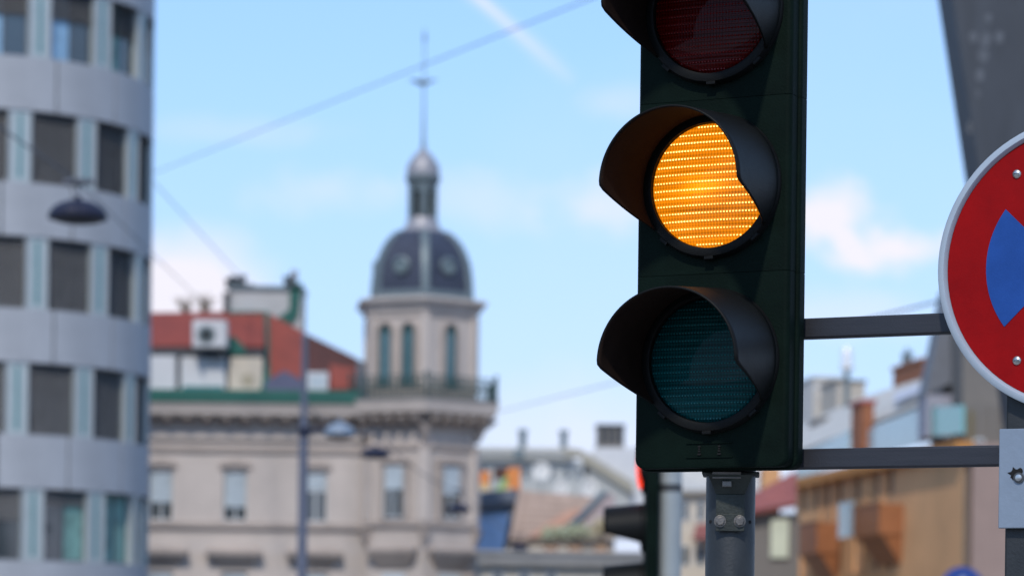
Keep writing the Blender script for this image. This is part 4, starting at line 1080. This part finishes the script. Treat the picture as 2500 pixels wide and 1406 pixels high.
    MB().sheet([P3(1150, 1252, 0.2), P3(1256, 1240, 0.2), P3(1266, 1206, 1.0), P3(1150, 1218, 1.0)], 0.3).build('roof_edge', M_slateb, t)
    x0, x1, z0, z1 = rect(t, 1150, 1232, 1352, 1400, 0.0); MB().box(x0, x1, 0.0, 4.0, 0.0, z1).build('wall', M_pgrey, t)
    # nearest low house with the pale cornice
    p = at(1380, HY, 104.0)
    t = thing('low_house', 'low cream house with a pale projecting cornice at the picture foot', 'building', (p.x, p.y, 0))
    x0, x1, z0, z1 = rect(t, 1172, 1640, 1378, 1600, 0.0)
    rw = [rect(t, a-14, a+14, 1392, 1440, 0.0) for a in (1215, 1280, 1345)]
    MB().wall(x0, x1, 0.0, z1, [], 0.0, 0.3).build('wall', M_cream, t)
    MB().box(x0, x1, 0.02, 6.0, 0.0, z1-0.02).build('inner_wall', M_cream, t)
    simple_windows(t, rw, 0.0)
    zc0, zc1 = LZ(t, 1380, 1378), LZ(t, 1380, 1346)
    MB().loft([[(x0-e, -d, z), (x1+e, -d, z), (x1+e, 6.0, z), (x0-e, 6.0, z)] for d, e, z in ((0.02, 0.0, zc0-0.15), (0.18, 0.05, zc0-0.02), (0.42, 0.1, zc0), (0.50, 0.12, zc0+0.2), (0.66, 0.14, zc1-0.1), (0.68, 0.15, zc1))]).build('cornice', mat('pale cornice stone', (0.50, 0.48, 0.45), 0.85, 0, 0.08, 1.0, dirt=0.3), t)
    return zc1
ZLOW = mid_houses()
def mid_bits():
    random.seed(21)
    # roof shrubs behind the pale cornice
    def shrub(px, py, Y, h, w, lab, m, seed):
        random.seed(seed); p = at(px, py, Y)
        t = thing('terrace_shrub', lab, 'shrub', (p.x, p.y, p.z), group='shrubs on the low roof terrace')
        tr = MB()
        for k in range(7):
            a = random.uniform(0, 6.28); tr.tube([(0, 0, 0), (0.15*w*math.cos(a), 0.15*w*math.sin(a), h*0.4), (0.35*w*math.cos(a), 0.35*w*math.sin(a), h*0.75)], [0.03, 0.02, 0.008], 5)
        tr.build('stems', M_twig, t, kind='stuff')
        lf = MB()
        for k in range(520):
            a = random.uniform(0, 6.28); el = random.uniform(-0.5, 1.4); rr = random.uniform(0.45, 1.0)*(0.8+0.3*math.sin(3*a+seed))
            c = Vector((w*0.5*rr*math.cos(a)*math.cos(el), w*0.5*rr*math.sin(a)*math.cos(el), h*0.55 + h*0.45*rr*math.sin(el)))
            u = Vector((random.uniform(-1, 1), random.uniform(-1, 1), random.uniform(-1, 1))).normalized()*0.085; v = u.orthogonal().normalized()*0.05
            lf.add([c-u, c+v, c+u, c-v], [(0, 1, 2, 3)])
        lf.build('foliage', m, t, kind='stuff', recalc=False)
        MB().lathe([(0.24, -0.32), (0.30, 0.06), (0.26, 0.06), (0.25, 0.0)], n=16).build('planter', mat('terracotta pot', (0.45, 0.27, 0.16), 0.8), t)
    shrub(1345, 1338, 106.5, 0.85, 1.0, 'greyish green shrub at the dark lamp end of the roof terrace', M_leaf, 1)
    shrub(1405, 1338, 106.8, 0.95, 1.5, 'wide pale green shrub in the middle of the roof terrace', M_leaf, 2)
    shrub(1468, 1338, 106.2, 1.15, 0.95, 'tall yellowish shrub beside the black signal visor', M_leafd, 3)
    # round white dish aerials
    def dish(px, py, Y, rpx, lab, az):
        p = at(px, py, Y); r = rpx*Y/FPX
        t = thing('satellite_dish', lab, 'satellite dish', (p.x, p.y, p.z), az, group='white dishes on the roofs')
        pr = [(r*k/8, -0.25*r + 0.25*r*(k/8)**2) for k in range(1, 9)]
        rings = [[(q*math.cos(2*math.pi*i/28), -h-0.25*r, q*math.sin(2*math.pi*i/28)) for i in range(28)] for q, h in pr]
        mb = MB().loft(rings, cap=False); mb.add(rings[0], [tuple(range(28))]); mb.build('reflector', mat('white dish', (0.85, 0.83, 0.78), 0.45, 0, 0.03, 2), t, smooth=50, solid=0.02)
        MB().tube([(0, 0, -0.6*r), (0, -0.5*r, -0.55*r), (0, -0.9*r, -0.1*r)], 0.02, 6).build('feed_arm', M_lead, t)
        MB().lathe([(0.05, -0.06), (0.05, 0.06)], (0, -0.9*r, -0.06*r), 12, 'y').build('receiver', M_lead, t)
        MB().tube([(0, 0.06, 0.2*r), (0, 0.10, -r-0.5)], 0.03, 8).build('mast', M_lead, t)
    dish(1368, 1190, 133.0, 20, 'bright white round dish, left of the two lowest dishes', 0.35)
    dish(1436, 1190, 133.5, 23, 'bright white round dish, right of the two lowest dishes', 0.5)
    dish(1322, 1150, 138.0, 22, 'duller white dish standing above the brown tiled roof', 0.2)
    # little banners / awnings behind the tower
    def banner(px0, px1, py0, py1, Y, lab, cols):
        p = at((px0+px1)/2, py1, Y)
        t = thing('awning', lab, 'awning', (p.x, p.y, p.z), group='coloured awnings by the tower')
        w = (px1-px0)*Y/FPX; h = (py1-py0)*Y/FPX
        for i, (pts, m, y) in enumerate(cols):
            MB().prism([(-w/2 + w*a, h*b) for a, b in pts], -0.05-y, 0.05-y).build('cloth_panel', m, t)
        for s in (-1, 1): MB().tube([(s*w*0.48, 0.1, -1.5), (s*w*0.48, 0.1, h)], 0.03, 6).build('post', M_dkgrey, t)
        MB().tube([(-w/2, 0.1, h*0.98), (w/2, 0.1, h*0.98)], 0.03, 6).build('cross_rod', M_dkgrey, t)
    om = mat('orange awning cloth', (0.72, 0.25, 0.07), 0.8, 0, 0.08, 3); gm = mat('green awning cloth', (0.25, 0.42, 0.14), 0.8); bm_ = mat('dark brown awning cloth', (0.08, 0.035, 0.025), 0.8); ym = mat('sand awning cloth', (0.66, 0.46, 0.22), 0.8)
    banner(1205, 1270, 1140, 1206, 142.0, 'bright orange and green striped awning behind the tower', [
        ([(0.0, 0.55), (0.5, 0.55), (0.62, 1.0), (0.0, 0.95)], bm_, 0.0), ([(0.55, 0.98), (1.0, 1.0), (1.0, 0.0), (0.30, 0.0), (0.32, 0.35)], om, 0.13), ([(0.0, 0.0), (0.34, 0.0), (0.55, 0.62), (0.42, 0.66)], gm, 0.26), ([(0.30, 0.0), (0.72, 0.0), (0.62, 0.35), (0.44, 0.30)], ym, 0.39)])
    banner(1164, 1196, 1150, 1196, 143.0, 'small orange and sand awning at the tower edge', [([(0, 0.35), (0.9, 0.3), (1.0, 1.0), (0.1, 1.0)], om, 0.0), ([(0.05, 0), (1, 0), (0.95, 0.34), (0.0, 0.36)], ym, 0.13)])
mid_bits()

# ------------------------------------------------------------------ houses right of the signal
def right_houses():
    # cream house seen between the two signals
    p = at(1690, HY, 132.0)
    t = thing('cream_house', 'cream house with a pale sheet roof beside the signal pole', 'building', (p.x, p.y, 0))
    x0, x1, z0, z1 = rect(t, 1600, 1845, 1200, 1500, 0.0); MB().box(x0, x1, 0.0, 8.0, 0.0, z1).build('wall', M_cream, t)
    P3 = lambda px, py, off: tuple(L3(t, px, py, off))
    MB().sheet([P3(1592, 1206, -0.4), P3(1850, 1204, -0.4), P3(1850, 1110, 4.0), P3(1660, 1150, 4.0), P3(1600, 1170, 4.0)], 0.2).build('roof', M_roofw, t)
    MB().sheet([P3(1690, 1318, -0.9), P3(1850, 1318, -0.9), P3(1850, 1280, -0.05), P3(1700, 1282, -0.05)], 0.1).build('porch_roof', mat('dull red tile', (0.24, 0.085, 0.075), 0.8, 0, 0.2, 2.5, 0.3, 14), t)
    simple_windows(t, [rect(t, a, a+22, 1222, 1270, 0.0) for a in (1662, 1700)] + [rect(t, a, a+22, 1330, 1380, 0.0) for a in (1662, 1700)], 0.0)
    # small house with red roof
    p = at(1890, HY, 112.0)
    t = thing('red_roof_house', 'small taupe house with a red roof beside the orange building', 'building', (p.x, p.y, 0))
    P3 = lambda px, py, off: tuple(L3(t, px, py, off))
    x0, x1, z0, z1 = rect(t, 1780, 1950, 1252, 1500, 0.0); MB().box(x0, x1, 0.0, 3.0, 0.0, z1).build('wall', M_taupe, t)
    MB().sheet([P3(1770, 1268, -0.5), P3(1945, 1236, -0.5), P3(1945, 1158, 2.6), P3(1930, 1166, 2.6), P3(1850, 1210, 2.6), P3(1770, 1236, 2.6)], 0.18).build('roof', mat('rose red tile', (0.30, 0.095, 0.08), 0.8, 0, 0.2, 2.0, 0.3, 12), t)
    x0, x1, z0, z1 = rect(t, 1881, 1926, 1266, 1362, -0.1)
    pn = MB().box(x0, x1, -0.16, -0.002, z0, z1).build('window', mat('pale yellow panel', (0.62, 0.63, 0.46), 0.5, 0, 0.1, 1.0), t, bevel=0.05)
    x0, x1, z0, z1 = rect(t, 1862, 1905, 1140, 1205, 3.2); MB().box(x0, x1, 3.2, 5.0, z0-2.0, z1).build('rear_gable', M_orang, t)
    # long orange house, its street front receding to the left
    A0 = at(2349, HY, 100.0); B0 = at(1938, HY, 124.0)
    d = Vector((A0.x-B0.x, A0.y-B0.y, 0)); ang = math.atan2(d.y, d.x)
    t = thing('orange_house', 'long orange rendered house with brown balconies and glazed roof terrace', 'building', (B0.x, B0.y, 0), ang)
    q = lambda px, py, off=0.0: L3(t, px, py, off)
    Lf = LX(t, 2352, 1300); zt = (LZ(t, 1945, 1172) + LZ(t, 2340, 1078))/2
    holes = []
    cols = [(1962, 15), (1990, 15), (2018, 15), (2048, 15), (2092, 17), (2137, 17), (2172, 18)]
    zr = [(LZ(t, 1990, 1240), LZ(t, 1990, 1182)), (LZ(t, 2050, 1400), LZ(t, 2050, 1305))]
    for k, (px, w) in enumerate(cols):
        x0, x1 = LX(t, px-w*0.42, 1250), LX(t, px+w*0.42, 1250)
        for (a, b) in zr: holes.append((x0, x1, a, b))
    MB().wall(0, Lf, 0, zt, holes, 0.0, 0.3).build('wall', M_orang, t)
    MB().box(0.0, Lf, 0.31, 9.0, 0.0, zt-0.05).build('inner_wall', M_mauve, t)
    for (a, b, c, dd) in holes:
        f = MB(); fw = 0.06
        f.box(a, b, 0.12, 0.18, c, c+fw); f.box(a, b, 0.12, 0.18, dd-fw, dd); f.box(a, a+fw, 0.12, 0.18, c+fw, dd-fw); f.box(b-fw, b, 0.12, 0.18, c+fw, dd-fw); f.box((a+b)/2-0.03, (a+b)/2+0.03, 0.121, 0.179, c+fw, dd-fw)
        w = f.build('window', M_mauve, t); MB().box(a+fw, b-fw, 0.14, 0.16, c+fw, dd-fw).build('pane', mat('mauve pane', (0.16, 0.13, 0.13), 0.12, 0, 0.2, 1.5, coat=0.5), w)
    for px in (2006, 2034, 2114, 2155):        # flat pilaster strips
        x = LX(t, px, 1250); MB().box(x-0.16, x+0.16, -0.06, -0.002, 0.0, zt-0.42).build('pilaster', M_orang, t)
    MB().box(-0.1, Lf+0.1, -0.35, 0.3, zt-0.40, zt+0.002).build('cornice', mat('ochre cornice', (0.52, 0.23, 0.06), 0.8, 0, 0.1, 1.0), t)
    for (a, b, y0, y1) in ((1940, 2001, 1278, 1352), (2079, 2153, 1234, 1308)):
        c = (a+b)/2; x0, x1 = LX(t, a+6, (y0+y1)/2, -0.9), LX(t, b-4, (y0+y1)/2, -0.9); z0, z1 = LZ(t, c, y1, -0.9), LZ(t, c, y0, -0.9)
        bo = MB().box(x0, x1, -0.95, -0.002, z0, z0+0.16).build('balcony', M_balc, t)
        MB().box(x0, x1, -0.95, -0.89, z0+0.161, z1).build('front_panel', M_balc, bo); MB().box(x0, x0+0.05, -0.888, -0.003, z0+0.161, z1).build('side_panel', M_pglas, bo); MB().box(x1-0.05, x1, -0.888, -0.003, z0+0.161, z1).build('side_panel', M_balc, bo)
        MB().box(x0-0.03, x1+0.03, -0.98, -0.86, z1+0.001, z1+0.07).build('hand_rail', M_balc, bo)
        cn = MB().loft([[(x0+0.6, -0.05, z0-1.1), (x1-0.2, -0.05, z0-1.1), (x1-0.2, -0.003, z0-1.1), (x0+0.6, -0.003, z0-1.1)], [(x0+0.2, -0.8, z0-0.01), (x1-0.05, -0.8, z0-0.01), (x1-0.05, -0.003, z0-0.01), (x0+0.2, -0.003, z0-0.01)]]); cn.build('console', M_balc, bo)
    a, b, z0, z1 = rect(t, 2043, 2080, 1228, 1314, -0.5)
    MB().box(LX(t, 2050, 1270, -0.9), LX(t, 2084, 1270, -0.9), -0.96, -0.90, LZ(t, 2062, 1312, -0.9), LZ(t, 2062, 1226, -0.9)).build('side_screen', M_pglas, t)
    # roof terrace: glass balustrades, pale roof, chimneys
    zg = zt + 0.004
    def on(px0, px1, yt, yb, off, name, m, th=0.08):
        MB().sheet([q(px0, yb[0], off), q(px1, yb[1], off), q(px1, yt[1], off), q(px0, yt[0], off)], th, (0, 1, 0)).build(name, m, t)
    on(1944, 2072, (1118, 1050), (1172, 1120), 0.45, 'glass_balustrade', M_pglas)
    on(2106, 2259, (1054, 994), (1116, 1078), 0.45, 'glass_balustrade', M_pglas)
    on(2262, 2350, (994, 988), (1066, 1058), -0.15, 'glass_balustrade', M_tglas)
    MB().sheet([q(1930, 1120, 0.7), q(2262, 992, 0.7), q(2262, 932, 4.5), q(2100, 982, 4.5), q(1930, 1058, 4.5)], 0.2).build('roof', M_roofw, t)
    a = q(2260, 945, 1.5); MB().sheet([q(2190, 985, 1.0), q(2262, 955, 1.0), q(2262, 936, 1.6), q(2190, 962, 1.6)], 0.12, (0, -1, 0.3)).build('skylight', mat('pale lilac skylight', (0.55, 0.54, 0.58), 0.4), t)
    def stack(px0, px1, y0, y1, off, m, dep=1.2, name='chimney', cap=None):
        x0, x1, z0, z1 = rect(t, px0, px1, y0, y1, off)
        o = MB().box(x0, x1, off, off+dep, z0, z1).build(name, m, t)
        if cap: MB().box(x0-0.08, x1+0.08, off-0.08, off+dep+0.08, z1+0.002, z1+0.14).build('chimney_cap', cap, o)
        return o, x0, x1, z0, z1
    stack(2078, 2104, 988, 1100, 0.2, M_brick, 0.5, cap=mat('red cap', (0.40, 0.10, 0.09), 0.8))
    o, x0, x1, z0, z1 = stack(2180, 2252, 893, 975, 4.8, M_brick, 0.8, cap=M_brick)
    for k in range(3): MB().lathe([(0.12, 0), (0.10, 0.5), (0.13, 0.52), (0.11, 0.62)], (x0+0.35+k*0.45, 5.2, z1+0.14), 12).build('chimney_pot', M_lead, o, smooth=40)
    MB().tube([(x0+0.75, 5.2, z1+0.1), (x0+0.75, 5.2, z1+1.0)], 0.025, 6).build('aerial', M_lead, o)
    MB().tube([(x0+0.35, 5.2, z1+0.85), (x0+1.15, 5.2, z1+0.85)], 0.02, 6).build('aerial', M_lead, o)
    stack(1950, 1986, 932, 1060, 6.0, mat('ivory render', (0.60, 0.56, 0.50), 0.85, 0, 0.1, 1.0, dirt=0.2), 1.6, cap=M_roofw)
    stack(1988, 2004, 950, 1050, 6.8, M_taupe, 1.0); stack(2004, 2044, 940, 1045, 6.2, mat('sand render', (0.50, 0.44, 0.36), 0.85, 0, 0.1, 1.0, dirt=0.25), 1.4, cap=M_taupe)
    stack(1975, 2010, 1022, 1060, 3.2, M_taupe, 1.0, 'roof_box')
    # flue pipe with bright cowl
    p = q(2066, 1010, 4.0); zb = p.z; z1 = LZ(t, 2066, 908, 4.0); zt2 = LZ(t, 2066, 848, 4.0)
    MB().lathe([(0.13, zb-0.6), (0.13, z1)], (p.x, 4.0, 0), 20).build('flue_pipe', M_lead, t, smooth=40)
    MB().lathe([(0.13, z1-0.02), (0.30, z1+0.12), (0.31, z1+0.20), (0.27, z1+0.24), (0.26, zt2-0.15), (0.20, zt2-0.03), (0.08, zt2)], (p.x, 4.0, 0), 24).build('flue_cowl', mat('polished flue steel', (0.80, 0.79, 0.76), 0.3, 0.25, 0.05, 4), t, smooth=40)
    # taller grey house with the steep slate roof behind the pylon
    p = at(2400, HY, 100.6)
    t = thing('slate_roof_house', 'tall taupe house with a steep blue slate roof behind the sign', 'building', (p.x, p.y, 0))
    P3 = lambda px, py, off: tuple(L3(t, px, py, off))
    x0, x1, z0, z1 = rect(t, 2351, 2720, 985, 1500, 0.0)
    MB().box(x0, x1, 0.0, 8.0, 0.0, z1).build('wall', M_taupe, t)
    MB().sheet([P3(2258, 965, 3.0), P3(2352, 922, 3.0), P3(2352, 700, 3.6), P3(2312, 700, 3.6)], 2.0, (0, 1, 0)).build('roof', M_slateb, t)
    MB().box(x0, x1, 0.4, 8.0, z1+0.003, LZ(t, 2400, 760, 0.4)).build('attic_wall', M_taupe, t)
    sx0, sx1, sz0, sz1 = rect(t, 2262, 2345, 950, 1000, 2.9); MB().box(sx0, sx1, 2.9, 5.0, sz0-1.0, sz1-0.2).build('attic_terrace', mat('lilac grey box', (0.33, 0.33, 0.38), 0.7), t)
    for px in (2352, 2414, 2440): 
        x = LX(t, px+6, 1200); MB().box(x-0.09, x+0.09, -0.10, -0.002, 0.0, z1-0.1).build('pilaster', M_taupe, t)
    x = LX(t, 2362, 1200); MB().tube([(x+0.1, -0.12, 0), (x+0.1, -0.12, z1-0.3)], 0.07, 8).build('drain_pipe', mat('olive pipe', (0.21, 0.17, 0.08), 0.6), t)
    rr = [rect(t, 2376, 2402, 1232, 1310, 0.0), rect(t, 2376, 2402, 1070, 1140, 0.0)]
    simple_windows(t, rr[:1], 0.0, mat('straw yellow blind', (0.52, 0.43, 0.25), 0.6)); simple_windows(t, rr[1:], 0.0)
    # round blue sign at the foot of the picture
    p = at(2349, 1436, 60.0); r = 52*60/FPX
    t = thing('round_sign', 'blue round road sign peeping up at the picture foot by the taupe house', 'road sign', (p.x, p.y, 0))
    MB().lathe([(r, -0.02), (r, 0.0)], (0, 0, p.z), 40, 'y').build('disc', M_signb, t)
    MB().lathe([(r+0.015, -0.012), (r+0.015, 0.012)], (0, 0.014, p.z), 40, 'y').build('rim', M_signb, t)
    MB().prism([(-0.05, p.z-0.25), (0.05, p.z-0.25), (0.05, p.z+0.08), (0.15, p.z+0.08), (0, p.z+0.28), (-0.15, p.z+0.08), (-0.05, p.z+0.08)], -0.026, -0.0205).build('arrow', M_white, t)
    MB().lathe([(0.035, 0.0), (0.035, p.z+0.2)], (0, 0.07, 0), 12).build('post', M_lead, t)
right_houses()
